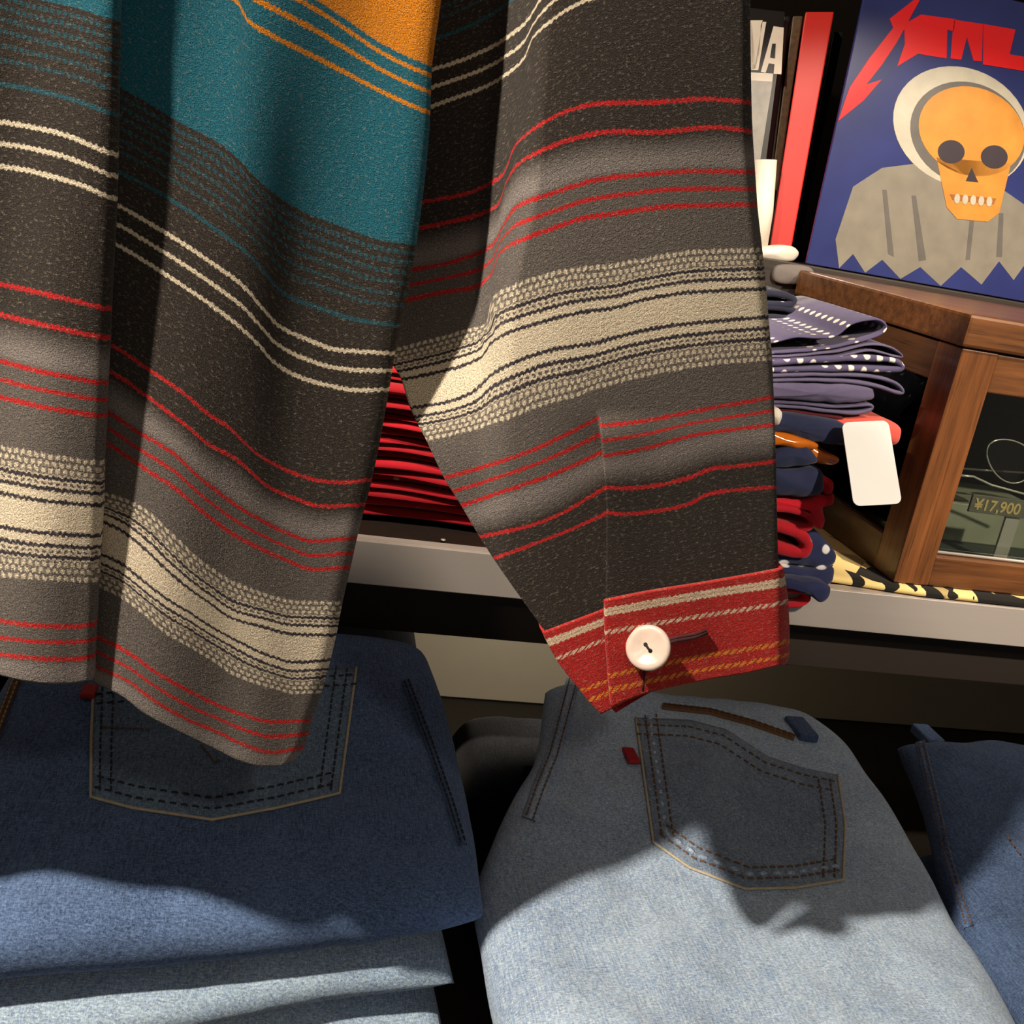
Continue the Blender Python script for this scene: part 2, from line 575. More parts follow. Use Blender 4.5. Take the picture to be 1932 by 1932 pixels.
mid_c = [
    (-1140, [(120, -330), (300, -210), (450, -110), (590, -45), (640, -18), (721, 32), (811, 70)]),
    (-1089, [(120, -290), (300, -150), (450, -72), (590, 0), (637, 30), (721, 85), (804, 125)]),
    (-1004, [(120, -190), (300, -72), (425, -8), (450, 8), (467, 40), (509, 68), (594, 110), (679, 153), (721, 174), (801, 212)]),
    (-756, [(120, 100), (200, 150), (280, 195), (340, 231), (424, 276), (456, 306), (488, 344), (552, 390), (637, 424), (721, 452), (775, 460)]),
    (-605, [(120, 278), (212, 318), (289, 356), (340, 386), (403, 429), (458, 471), (488, 505), (530, 552), (594, 577), (679, 603), (745, 611)]),
    (-550, [(120, 332), (212, 380), (276, 416), (340, 454), (403, 497), (458, 539), (488, 577), (518, 611), (573, 637), (637, 658), (735, 664)]),
    (-484, [(120, 400), (208, 452), (276, 492), (340, 533), (403, 577), (446, 611), (484, 649), (509, 679), (552, 705), (615, 724), (679, 734), (724, 732)]),
    (-312, [(120, 590), (200, 640), (250, 672), (291, 700), (342, 735), (393, 779), (433, 806), (460, 834), (492, 861), (551, 889), (610, 905), (649, 907), (692, 901)]),
    (-268, [(120, 635), (200, 690), (267, 735), (315, 771), (354, 802), (393, 836), (441, 861), (472, 889), (504, 916), (551, 936), (610, 952), (680, 948)]),
    (-203, [(120, 715), (200, 768), (260, 810), (295, 830), (334, 857), (374, 897), (413, 928), (472, 968), (531, 999), (590, 1017), (664, 1011)]),
    (-148, [(120, 782), (200, 829), (260, 869), (295, 893), (334, 920), (374, 956), (413, 987), (472, 1023), (531, 1050), (590, 1070), (652, 1066)]),
    (-87, [(120, 900), (181, 920), (256, 944), (295, 971), (334, 1011), (374, 1050), (433, 1089), (492, 1113), (551, 1129), (637, 1131)]),
    (-22, [(120, 945), (181, 971), (236, 999), (275, 1030), (315, 1070), (354, 1105), (393, 1133), (433, 1160), (492, 1178), (551, 1192), (625, 1194)]),
    (22, [(120, 1010), (181, 1034), (236, 1062), (275, 1093), (315, 1125), (354, 1150), (393, 1176), (452, 1207), (511, 1235), (551, 1245), (614, 1241)]),
    (87, [(120, 1072), (177, 1097), (236, 1125), (275, 1156), (315, 1192), (354, 1215), (393, 1239), (452, 1274), (511, 1294), (551, 1304), (597, 1303)]),
    (148, [(120, 1158), (177, 1190), (252, 1231), (295, 1263), (354, 1298), (393, 1318), (452, 1341), (511, 1357), (580, 1354)]),
    (203, [(120, 1216), (177, 1247), (244, 1280), (295, 1318), (354, 1353), (413, 1377), (452, 1396), (511, 1414), (565, 1405)]),
    (238, [(120, 1250), (173, 1276), (236, 1310), (275, 1341), (354, 1384), (413, 1412), (452, 1430), (492, 1440), (520, 1440), (546, 1430)]),
]


left_c = [(o, [(-2600, c[0][1] - 90), (-1400, c[0][1] - 75), (-760, c[0][1] - 60), (-420, c[0][1] - 40), (-240, c[0][1] - 24)] + c) for o, c in left_c]


def dep_left(x, y, u, o):
    e = max(0., (x - (212 - .035 * max(0, y - 150)) + 16) / 16)
    return Y_FRONT - .008 * sst(-90, 120, x) + .012 * math.sin(max(0, -60 - x) * .0045) + .001 * min(1, e) ** 2 + .003 * math.sin(x * .02 + y * .003)


def dep_mid(x, y, u, o):
    a = .4625 + .016 * sst(280, 700, x) + .012 * (1 - sst(100, 230, x)) - .0022 * math.exp(-((x - 480) / 55.) ** 2) * sst(-200, 300, y)
    e = max(0., (u - .955) / .045)
    return a + .002 * e * e + .003 * sst(.75, 1., u) + .0022 * math.sin(x * .019 + y * .0035 + 1)


fp = iso_grid(left_c, 420, 5)
p1 = sheet('front_panel', fp[0], fp[2], fp[3], dep_left, M['stripes'], jacket, wrapR=.014, rise=.34, bulge=.0006)
solid(p1, .0028, 1)
mp = iso_grid(mid_c, 150, 5)
p2 = sheet('side_panel', mp[0], mp[2], mp[3], dep_mid, M['stripes'], jacket, wrapR=.05, rise=.36, uoff=37, bulge=.0012)
solid(p2, .0028, 1)

# sleeve: the part left of the seam, and the part right of it that laps over below the placket top
TOP = [
    (-640, [(816, 40), (858, 24), (917, -6), (956, -34), (1000, -80), (1040, -118), (1105, -150)], [(1105, -150), (1180, -165), (1280, -175), (1412, -180)]),
    (-550, [(807, 134), (858, 118), (917, 94), (956, 71), (995, 39), (1019, 0), (1050, -34), (1105, -62)], [(1105, -62), (1180, -80), (1280, -90), (1413, -94)]),
    (-484, [(804, 206), (858, 185), (917, 163), (964, 134), (991, 106), (1003, 75), (1035, 43), (1074, 16), (1106, 0)], [(1106, 0), (1180, -18), (1280, -26), (1415, -28)]),
    (-312, [(795, 380), (877, 366), (917, 350), (948, 330), (972, 275), (995, 252), (1035, 226), (1074, 208), (1107, 199)], [(1107, 199), (1133, 195), (1231, 193), (1334, 187), (1418, 193)]),
    (-268, [(787, 431), (838, 421), (897, 407), (940, 385), (956, 342), (976, 311), (1015, 287), (1074, 264), (1108, 255)], [(1108, 255), (1153, 248), (1231, 250), (1349, 240), (1420, 248)]),
    (-203, [(771, 509), (838, 498), (897, 480), (928, 464), (952, 421), (976, 389), (1015, 374), (1074, 354), (1109, 343)], [(1109, 343), (1133, 338), (1231, 328), (1310, 323), (1425, 325)]),
    (-148, [(762, 567), (838, 551), (897, 541), (925, 519), (944, 476), (995, 448), (1054, 427), (1094, 413), (1110, 410)], [(1110, 410), (1172, 401), (1271, 389), (1429, 386)]),
    (-87, [(747, 657), (818, 639), (877, 622), (917, 610), (928, 563), (976, 535), (1035, 515), (1094, 504), (1113, 502)], [(1113, 502), (1153, 498), (1231, 484), (1310, 472), (1438, 468)]),
    (-22, [(757, 716), (818, 704), (877, 688), (909, 673), (925, 649), (956, 629), (1015, 610), (1074, 594), (1117, 586)], [(1117, 586), (1153, 582), (1212, 566), (1310, 551), (1446, 545)]),
    (22, [(774, 770), (841, 759), (890, 741), (930, 705), (970, 684), (1043, 660), (1121, 648)], [(1121, 648), (1192, 629), (1271, 614), (1349, 606), (1450, 598)]),
    (87, [(805, 832), (881, 814), (962, 789), (1023, 765), (1083, 749), (1126, 733)], [(1126, 733), (1204, 713), (1285, 697), (1366, 686), (1457, 680)]),
    (148, [(838, 902), (922, 878), (1003, 850), (1063, 822), (1129, 789)], [(1129, 804), (1212, 795), (1285, 781), (1346, 769), (1406, 759), (1460, 749)]),
    (203, [(870, 954), (962, 923), (1023, 902), (1083, 878), (1138, 852)], [(1133, 862), (1225, 844), (1305, 822), (1386, 810), (1462, 801)]),
    (268, [(905, 1013), (1003, 991), (1063, 967), (1104, 943), (1146, 918)], [(1138, 920), (1184, 921), (1245, 915), (1297, 902), (1346, 884), (1406, 878), (1464, 870)]),
    (312, [(931, 1054), (1003, 1028), (1063, 1005), (1112, 983), (1150, 966)], [(1140, 966), (1176, 970), (1245, 963), (1293, 953), (1342, 931), (1406, 923), (1465, 919)]),
    (480, [(1027, 1190), (1083, 1169), (1150, 1144)], [(1139, 1130), (1225, 1113), (1326, 1097), (1406, 1083), (1469, 1072)]),
    (525, [(1056, 1232), (1100, 1214), (1152, 1188)], [(1143, 1172), (1225, 1156), (1326, 1140), (1406, 1126), (1471, 1114)]),
]


TOP = [(o, ([(a[0][0] - 16, a[0][1] + 4)] + a[1:]) if o <= -87 else a, b) for o, a, b in TOP]


def dep_sleeve(x, y, u, o):
    t = sst(500, 1200, y)
    base = .470 - .012 * math.sin(math.pi * min(1., max(0., (x - 760) / 720.)))
    amp = .034 * (1 - sst(420, 900, y)) + .006
    edge = 925 + .06 * (400 - y) if y < 500 else 919
    st = 1 - sst(edge - 25, edge + 95 - 45 * sst(300, 650, y), x)
    lft = .011 * (1 - sst(700, 1100, x)) * (1 - t)
    r = max(0., (x - 1395 - 60 * sst(200, 900, y)) / 30.)
    return base + amp * st + lft + .008 * t + .010 * min(1, r) ** 2 + .002 * math.sin(x * .015 - y * .006)


def dep_over(x, y, u, o):
    return dep_sleeve(x, y, u, o) - .0045 * sst(770, 830, y) * (1 - .55 * sst(1140, 1250, x))


def dep_under(x, y, u, o):
    return dep_sleeve(x, y, u, o) + .003 * sst(760, 860, y) * sst(1000, 1140, x)


gl = iso_grid([(o, a) for o, a, b in TOP], 90, 5)
gr = iso_grid([(o, b) for o, a, b in TOP], 80, 5)
def dep_all(x, y, u, o):
    return dep_under(x, y, u, o) if u < 89.5 / 168 else dep_over(x, y, u, o)


sl = sheet('sleeve', gl[0], np.hstack([gl[2], gr[2][:, 1:]]), np.hstack([gl[3], gr[3][:, 1:]]), dep_all, M['stripes'], jacket, rise=.22, riseo=100, back=.05, uoff=11)

# cuff
cuffL = [(0, [(1027, 1190), (1083, 1169), (1150, 1144)]), (62, [(1052, 1240), (1100, 1220), (1152, 1200)]),
         (138, [(1098, 1300), (1130, 1288), (1156, 1276)]), (160, [(1112, 1318), (1135, 1309), (1158, 1300)]), (182, [(1136, 1343), (1148, 1337), (1162, 1330)])]
cuffR = [(0, [(1139, 1130), (1225, 1113), (1326, 1097), (1406, 1083), (1470, 1071)]),
         (24, [(1139, 1152), (1225, 1136), (1326, 1118), (1406, 1106), (1474, 1096)]),
         (62, [(1140, 1190), (1225, 1175), (1326, 1158), (1406, 1146), (1479, 1134)]),
         (138, [(1146, 1272), (1225, 1254), (1326, 1234), (1406, 1222), (1482, 1208)]),
         (160, [(1148, 1298), (1225, 1281), (1326, 1260), (1406, 1247), (1482, 1234)]),
         (176, [(1151, 1325), (1184, 1311), (1225, 1298), (1326, 1276), (1406, 1262), (1478, 1246)]),
         (180, [(1153, 1332), (1184, 1316), (1225, 1302), (1326, 1280), (1406, 1266), (1470, 1251)])]


def dep_cuffR(x, y, u, o):
    return dep_over(x, 1090, u, o) - .0035 + .004 * max(0., (x - 1465) / 17.)


def dep_cuffL(x, y, u, o):
    return dep_under(x, 1100, u, o) - .002


g = iso_grid(cuffL, 24, 4)
cl = sheet('cuff', g[0], g[2], g[3], dep_cuffL, M['cuff'], jacket, wrapL=.046, bulge=.0)
solid(cl, .0015, 1)
g = iso_grid(cuffR, 80, 3)
cr = sheet('cuff', g[0], g[2], g[3], dep_cuffR, M['cuff'], jacket, wrapR=.046, bulge=.0)
solid(cr, .0022, 1)
GX2, GY2 = g[2], g[3]
VB, UB, k_ = [], [], 0
gLc = iso_grid(cuffL, 24, 4)
for i in range(30):
    t = i / 29
    iL = min(len(gLc[0]) - 1, int(t * (len(gLc[0]) - 1))); iR = min(len(GX2) - 1, int(t * (len(GX2) - 1)))
    a = at_y(gLc[2][iL, 0], gLc[3][iL, 0], dep_cuffL(gLc[2][iL, 0], 0, 0, 0) + .045); b = at_y(GX2[iR, -1], GY2[iR, -1], dep_cuffR(GX2[iR, -1], 0, 1, 0) + .045)
    a.x += .008; b.x -= .008
    for j in range(16):
        s = j / 15
        q = a.lerp(b, s); q.y += .012 * math.sin(math.pi * s)
        VB.append(q); UB.append((1030 + 450 * s, t * 180))
FB = [(i * 16 + j, i * 16 + j + 1, (i + 1) * 16 + j + 1, (i + 1) * 16 + j) for i in range(29) for j in range(15)]
mk('cuff_back', VB, FB, M['cuff'], jacket, UB)

# pearl button, domed and dished, with two holes bridged by thread
bc = at_y(1223, 1222, dep_cuffR(1223, 1222, 0, 0) - .0105)
nb = (Vector((0, 0, CAMZ)) - bc).normalized()
nb = (nb + Vector((-.30, .0, .06))).normalized()
bs = nb.cross(Vector((0, 0, 1))).normalized(); bu = bs.cross(nb)
RB = .0111
prof = [(0, .0006), (.25, .0006), (.45, .0009), (.7, .0016), (.86, .0019), (.96, .0014), (1., .0003), (.97, -.0012), (.85, -.002), (0, -.002)]
V, Fc = [], []
for (rr, hh) in prof:
    for k in range(48):
        q = 2 * math.pi * k / 48
        V.append(bc + bs * (RB * max(rr, .001) * math.cos(q)) + bu * (RB * max(rr, .001) * math.sin(q)) + nb * (hh + .00015 * noise.noise(Vector((math.cos(q) * rr * 4, math.sin(q) * rr * 4, hh)))))
for i in range(len(prof) - 1):
    for k in range(48):
        m = (k + 1) % 48
        Fc.append((i * 48 + k, (i + 1) * 48 + k, (i + 1) * 48 + m, i * 48 + m))
btn = fix_normals(mk('button', V, Fc, M['shell'], cr))
btn['label'] = 'round pearl shell button'
V, Fc = [], []
d = (bs * .83 + bu * .55).normalized()
tube_geo([bc + d * (-.0021) + nb * .0005, bc + d * -.0012 + nb * .0013, bc + d * .0012 + nb * .0013, bc + d * .0021 + nb * .0005], .0006, V, Fc)
for s in (-1, 1):
    c0 = bc + d * (.0019 * s) + nb * .0007
    tube_geo([c0, c0 + nb * .0003], .0010, V, Fc, 12)
tube_geo([bc - nb * .002, bc - nb * .0062], .0013, V, Fc)
mk('thread', V, Fc, M['thread'], cr)
V, Fc = [], []
tube_geo([at_y(x, y, dep_cuffR(x, y, 0, 0) - .0046) for x, y in ((1248, 1215), (1275, 1208), (1310, 1202), (1334, 1193))], .0013, V, Fc)
tube_geo([at_y(x, y, dep_cuffR(x, y, 0, 0) - .0046) for x, y in ((1252, 1209), (1280, 1202), (1310, 1197), (1332, 1190))], .0008, V, Fc)
tube_geo([at_y(x, y, dep_cuffR(x, y, 0, 0) - .0045) for x, y in ((1217, 1264), (1215, 1282), (1213, 1304))], .0006, V, Fc)
mk('buttonhole', V, Fc, M['slit'], cr)

# ------------------------------------------------------------------ shelving unit and setting
Z = lambda D: CAMZ - D
YL = .85
st = lambda o: tag(o, kind='structure')
st(box('floor', (-2.2, -2.2, -.05), (2.8, 1.75, 0), M['floor'], None, 0))
st(box('wall_back', (-2.2, 1.66, 0), (2.8, 1.75, 2.7), M['wall'], None, 0))

unit = thing('shelving_unit', 'shop shelving unit with dark boards and brushed metal front edge', 'shelves', (.2, 1.25, 0))


def shelf(d0, y0, lip, th=.0386, x0=-1.0, x1=1.6):
    b = box('shelf_board', (x0, y0 + .004, Z(d0 + .028)), (x1, 1.55, Z(d0 + .001)), M['board'], unit)
    if lip:
        V, Fc = [], []
        box_geo((x0, y0, Z(d0 + th)), (x1, y0 + .003, Z(d0 - .0005)), V, Fc)
        box_geo((x0, y0 + .003, Z(d0 + .0012)), (x1, y0 + .016, Z(d0 - .0005)), V, Fc)
        box_geo((x0, y0 + .003, Z(d0 + th)), (x1, y0 + .02, Z(d0 + th - .003)), V, Fc)
        l = mk('shelf_edge', V, Fc, M['lip'], b, smooth=False)
        bevel(l, .0008); l['label'] = 'brushed metal shelf edge'
    return b


sb = shelf(.306, YL, True)
box('shelf_apron', (-1.0, .878, Z(.398)), (1.6, .894, Z(.3345)), M['apron'], unit, .001)
shelf(-.56, .98, True)
shelf(.66, .33, True, .03)
box('back_panel', (-1.0, 1.55, .05), (1.6, 1.58, 2.0), M['wall'], unit)
box('lower_back_panel', (-.3, 1.28, Z(.66)), (1.5, 1.295, Z(.336)), M['panel'], unit)
t_ = box('lit_panel_patch', (.165, 1.262, Z(.66)), (.43, 1.2795, Z(.45)), M['litpatch'], unit)  # paler piece of back panel, its lit patch put into the colour
t_['label'] = 'patch of the back panel under the shelf, coloured pale as if lit'
box('side_panel', (-1.03, .9, 0), (-1.0, 1.58, 2.0), M['darkwood'], unit)
box('side_panel', (1.6, .9, 0), (1.63, 1.58, 2.0), M['darkwood'], unit)
c0 = at_d(836, 1019, .3045)
V, Fc = [], []
tube_geo([c0, c0 + Vector((0, 0, .0008))], .0022, V, Fc, 14)
mk('screw', V, Fc, M['wire'], sb)
# ledge at the back that carries the records
ledge = box('display_ledge', (.12, 1.222, Z(.3045)), (1.5, 1.5, Z(.036)), M['darkwood'])
tag(ledge, 'dark wooden riser carrying the upright record sleeves', 'riser')

# ------------------------------------------------------------------ wooden display case
CX0, CX1, CY0, CY1 = .574, 1.06, .862, 1.215
CB, CT = Z(.2965), Z(.042)
LT = CT - .030
case = thing('display_case', 'brown wooden glass-fronted display case with sunglasses inside', 'display case', (CX0, CY0, CB))
box('lid', (CX0 - .004, CY0 - .004, LT + .001), (CX1 + .004, CY1, CT), M['woodx'], case, .003)
for (x, y) in ((CX0, CY0), (CX1 - .037, CY0), (CX0, CY1 - .04), (CX1 - .037, CY1 - .04)):
    box('post', (x, y, CB), (x + .037, y + .04, LT), M['woodz'], case)
box('rail', (CX0 + .037, CY0 + .001, LT - .036), (CX1 - .037, CY0 + .02, LT - .0005), M['woodx'], case)
box('rail', (CX0 + .037, CY0 + .001, CB), (CX1 - .037, CY0 + .02, CB + .030), M['woodx'], case)
box('rail', (CX0 + .001, CY0 + .04, LT - .036), (CX0 + .02, CY1 - .04, LT - .0005), M['woody'], case)
box('rail', (CX0 + .001, CY0 + .04, CB), (CX0 + .02, CY1 - .04, CB + .036), M['woody'], case)
box('back_board', (CX0 + .037, CY1 - .014, CB), (CX1 - .037, CY1 - .002, LT), M['darkwood'], case, 0)
box('base_board', (CX0 + .02, CY0 + .02, CB + .008), (CX1 - .02, CY1 - .015, CB + .018), M['green'], case, 0)
box('glass_pane', (CX0 + .037, CY0 + .010, CB + .030), (CX1 - .037, CY0 + .013, LT - .036), M['glass'], case, 0)
box('glass_pane', (CX0 + .008, CY0 + .04, CB + .036), (CX0 + .011, CY1 - .04, LT - .036), M['glass'], case, 0)
V, Fc = [], []
tube_geo([(CX0 + .037, CY0 + .009, CB + .032), (CX1 - .037, CY0 + .009, CB + .032)], .0016, V, Fc)
mk('glazing_bead', V, Fc, M['lip'], case)
# inside the case
ps = box('display_stand', (.668, CY0 + .10, CB + .0182), (.80, CY0 + .20, CB + .060), M['palegreen'])
tag(ps, 'pale green block at the bottom of the wooden display case', 'stand')
p00 = at_y(1828, 962, CY0 + .030)
w_ = .075
plate = thing('price_plate', 'grey price plate reading yen 17,900 inside the display case', 'price tag', (p00.x, p00.y, p00.z))
V, Fc = [], []
box_geo((p00.x, p00.y, p00.z - .002), (p00.x + w_, p00.y + .003, p00.z + .016), V, Fc)
bevel(mk('plate', V, Fc, M['plate'], plate, smooth=False), .0006)
V, Fc = [], []
box_geo((p00.x + .045, p00.y + .0032, CB + .0182), (p00.x + .06, p00.y + .006, p00.z + .010), V, Fc)
mk('support', V, Fc, M['wire'], plate, smooth=False)


def text(name, body, size, loc, mat, parent, rot=(math.pi / 2, 0, 0), sx=1., bold=0.):
    cu = bpy.data.curves.new(name, 'FONT'); cu.body = body; cu.size = size; cu.extrude = .0002; cu.offset = bold
    cu.materials.append(mat)
    tmp = bpy.data.objects.new('tmp', cu)
    COL.objects.link(tmp)
    bpy.context.view_layer.update()
    me = bpy.data.meshes.new_from_object(tmp.evaluated_get(bpy.context.evaluated_depsgraph_get()))
    bpy.data.objects.remove(tmp)
    me.name = name
    o = link(bpy.data.objects.new(name, me), parent)
    off = Vector((0, 0, 0)); p = parent
    while p is not None:
        off += p.location; p = p.parent
    o.location = Vector(loc) - off; o.rotation_euler = rot; o.scale = (sx, 1, 1)
    return o


text('lettering', '\u00a517,900', .0155, (p00.x + .004, p00.y - .0004, p00.z + .0015), M['gold'], plate, sx=1.0, bold=.0003)
# sunglasses lying behind the plate
sg = thing('sunglasses', 'wire-framed sunglasses with smoked lenses inside the display case', 'sunglasses', (.72, CY0 + .07, CB + .05))


def lens_ring(px, py, Y, rx, rz, tilt):
    c = at_y(px, py, Y)
    pts = []
    for k in range(40):
        q = 2 * math.pi * k / 40
        a, b = rx * math.cos(q), rz * math.sin(q) * (1 + .18 * math.cos(q))
        pts.append(c + Vector((a * math.cos(tilt) - b * math.sin(tilt), .0, a * math.sin(tilt) + b * math.cos(tilt))))
    return c, pts


for px, py in ((1905, 868), (2048, 896)):
    c, pts = lens_ring(px, py, CY0 + .06, .030, .019, -.42)
    tube('rim', pts, .0008, M['wire'], sg, 6, True)
    mk('lens', [c + Vector((0, -.002, 0))] + pts, [(0, 1 + k, 1 + (k + 1) % 40) for k in range(40)], M['lens'], sg)
for a in (((1960, 850), (1990, 862), (2010, 870)),):
    tube('bridge', [at_y(x, y, CY0 + .058) for x, y in a], .0011, M['wire'], sg, 6)
tube('temple', [at_y(x, y, yy) for x, y, yy in ((1812, 897, CY0 + .05), (1836, 899, CY0 + .055), (1870, 915, CY0 + .05), (1932, 932, CY0 + .045), (1990, 950, CY0 + .04))], .0013, M['wire'], sg, 6)
tube('temple', [at_y(x, y, yy) for x, y, yy in ((1816, 884, CY0 + .09), (1870, 888, CY0 + .09), (1932, 892, CY0 + .088))], .0012, M['wire'], sg, 6)

# ------------------------------------------------------------------ jeans


class Slab:
    """soft folded garment: xl/xr give its side edges at depth Y, yf its front edge at X"""

    def __init__(s, xl, xr, yf, yb, dtop, th, seed=0, wr=.003, n=6., m=9.):
        s.__dict__.update(xl=xl, xr=xr, yf=yf, yb=yb, dtop=dtop, th=th, seed=seed, wr=wr, n=n, m=m)

    def R(s, a, b):
        return ((max(0., 1 - abs(a) ** s.n)) * (max(0., 1 - abs(b) ** s.m))) ** .5

    def mid(s, X, Y):
        w = s.wr * noise.noise(Vector((X * 14, Y * 14, s.seed * 3.7))) + s.wr * .5 * noise.noise(Vector((X * 38, Y * 30, s.seed * 5.1 + 9)))
        return Z(s.dtop(X, Y)) - s.th / 2 + w

    def ztop(s, X, Y):
        b = 2 * (Y - s.yf(X)) / (s.yb - s.yf(X)) - 1
        xl, xr = s.xl(Y), s.xr(Y)
        a = 2 * (X - xl) / (xr - xl) - 1
        return s.mid(X, Y) + s.th / 2 * s.R(max(-1, min(1, a)), max(-1, min(1, b)))

    def build(s, name, mat, parent=None, na=90, nb=90):
        V, Fc, idx = [], [], {}

        def wp(t):                     # cluster samples at the rims
            return math.sin(t * math.pi / 2) * .35 + t * .65 if abs(t) < 1 else t
        for side in (1, -1):
            for i in range(na + 1):
                a = wp(2 * i / na - 1)
                for j in range(nb + 1):
                    b = wp(2 * j / nb - 1)
                    rim = i in (0, na) or j in (0, nb)
                    if side == -1 and rim:
                        idx[(side, i, j)] = idx[(1, i, j)]
                        continue
                    X = 0.
                    Y = .6
                    for _ in range(6):
                        xl, xr = s.xl(Y), s.xr(Y)
                        X = xl + (a + 1) / 2 * (xr - xl)
                        Y = s.yf(X) + (b + 1) / 2 * (s.yb - s.yf(X))
                    z = s.mid(X, Y) + side * s.th / 2 * s.R(a, b)
                    idx[(side, i, j)] = len(V)
                    V.append((X, Y, z))
        for side in (1, -1):
            for i in range(na):
                for j in range(nb):
                    q = (idx[(side, i, j)], idx[(side, i + 1, j)], idx[(side, i + 1, j + 1)], idx[(side, i, j + 1)])
                    if len(set(q)) >= 3:
                        Fc.append(q if side == 1 else q[::-1])
        return mk(name, V, Fc, mat, parent)


def lerp2(a, b):
    return lambda t: pchip([p[0] for p in zip(a, b)], [p[1] for p in zip(a, b)], [t])[0]


def curve(pts):
    xs = [p[0] for p in pts]; ys = [p[1] for p in pts]
    lo, hi, N = xs[0] - .03, xs[-1] + .03, 400
    tb = [float(v) for v in pchip(xs, ys, np.linspace(lo, hi, N + 1))]

    def f(t):
        q = (min(max(t, lo), hi) - lo) / (hi - lo) * N
        i = min(N - 1, int(q))
        return tb[i] + (tb[i + 1] - tb[i]) * (q - i)
    return f


def on(slab, pts, lift=.0015, n=0):
    """polyline of pixels laid on a slab's top"""
    out = []
    P = [np.array(p, float) for p in pts]
    seq = []
    for a, b in zip(P[:-1], P[1:]):
        k = max(1, int(np.linalg.norm(b - a) / 14))
        for i in range(k):
            seq.append(a + (b - a) * i / k)
    seq.append(P[-1])
    for p in seq:
        h = hit(p[0], p[1], slab.ztop)
        out.append(h + Vector((0, 0, lift)))
    return out


def dashes(pts, V, Fc, L=.0042, gap=.0028, r=.0007):
    acc, i = 0., 0
    d = [0.]
    for a, b in zip(pts[:-1], pts[1:]):
        d.append(d[-1] + (b - a).length)
    def pos(t):
        k = min(len(d) - 2, max(0, int(np.searchsorted(d, t)) - 1))
        f = (t - d[k]) / max(1e-9, d[k + 1] - d[k])
        return pts[k].lerp(pts[k + 1], f)
    t = .001
    while t + L < d[-1]:
        a, m, b = pos(t), pos(t + L / 2), pos(t + L)
        up = Vector((0, 0, .0005))
        tube_geo([a, m + up, b], r, V, Fc, 5)
        t += L + gap


def inset_poly(pts, d):
    """shift an open pixel polyline to its left by d pixels"""
    P = [np.array(p, float) for p in pts]
    out = []
    for i, p in enumerate(P):
        t = (P[min(i + 1, len(P) - 1)] - P[max(i - 1, 0)]); t /= np.linalg.norm(t)
        out.append(tuple(p + np.array([t[1], -t[0]]) * d))
    return out


def pocket(slab, root, left, bottom, right, top, mat, stitch_mat, edge_mat, worn=None):
    """left runs top->bottom, bottom left->right, right bottom->top, top left->right (pixels)"""
    N = 40
    def samp(poly, t):
        P = [np.array(p, float) for p in poly]
        L = [0.]
        for a, b in zip(P[:-1], P[1:]): L.append(L[-1] + np.linalg.norm(b - a))
        q = t * L[-1]
        k = min(len(P) - 2, max(0, int(np.searchsorted(L, q)) - 1))
        return P[k] + (P[k + 1] - P[k]) * (q - L[k]) / (L[k + 1] - L[k])
    V = []
    for i in range(N + 1):
        v = i / N
        for j in range(N + 1):
            u = j / N
            c = (1 - v) * samp(top, u) + v * samp(bottom, u) + (1 - u) * samp(left, v) + u * samp(right[::-1], v)
            c -= (1 - u) * (1 - v) * np.array(top[0], float) + u * (1 - v) * np.array(top[-1], float) + (1 - u) * v * np.array(bottom[0], float) + u * v * np.array(bottom[-1], float)
            h = hit(c[0], c[1], slab.ztop)
            e = min(u, 1 - u, v, 1 - v)
            V.append(h + Vector((0, 0, .0022 - .0010 * max(0., 1 - e / .035))))
    Fc = [(i * (N + 1) + j, (i + 1) * (N + 1) + j, (i + 1) * (N + 1) + j + 1, i * (N + 1) + j + 1) for i in range(N) for j in range(N)]
    pk = mk('back_pocket', V, Fc, mat, root)
    solid(pk, .0018, -1)
    rim = left + bottom[1:] + right[1:]
    V, Fc = [], []
    tube_geo(on(slab, rim, .0014), .0010, V, Fc, 6)
    mk('pocket_edge', V, Fc, edge_mat, pk)
    V, Fc = [], []
    for dd in (17, 38):
        for seg in (left, bottom, right):
            dashes(on(slab, inset_poly(seg, dd), .0026), V, Fc)
    dashes(on(slab, inset_poly(top, -16), .0026), V, Fc)
    dashes(on(slab, inset_poly(top, -34), .0026), V, Fc)
    mk('stitching', V, Fc, stitch_mat, pk)
    if worn:
        V, Fc = [], []
        dashes(on(slab, inset_poly(bottom, 27), .0012), V, Fc, .0058, .0052, .0021)
        dashes(on(slab, inset_poly(left, 26), .0009), V, Fc, .0045, .0075, .0018)
        mk('worn_edge', V, Fc, worn, pk)['label'] = 'pale worn ridges along the pocket edge'
    return pk


def seam(slab, root, pts, mat, name='side_seam', w=16, smat=None):
    V, Fc = [], []
    a = on(slab, pts, .0016)
    b = on(slab, inset_poly(pts, w), .0016)
    n = min(len(a), len(b))
    for i in range(n):
        V += [a[i] - Vector((0, 0, .002)), a[i] + Vector((0, 0, .0006)), b[i] + Vector((0, 0, .0006)), b[i] - Vector((0, 0, .002))]
    for i in range(n - 1):
        for k in range(3):
            Fc.append((4 * i + k, 4 * i + 4 + k, 4 * i + 5 + k, 4 * i + 1 + k))
    o = mk(name, V, Fc, mat, root)
    V, Fc = [], []
    dashes(on(slab, inset_poly(pts, w * .25), .0028), V, Fc, .0034, .002, .0006)
    dashes(on(slab, inset_poly(pts, w * .8), .0028), V, Fc, .0034, .002, .0006)
    mk('stitching', V, Fc, smat or M['stitch'], o)
    return o


GJ = None
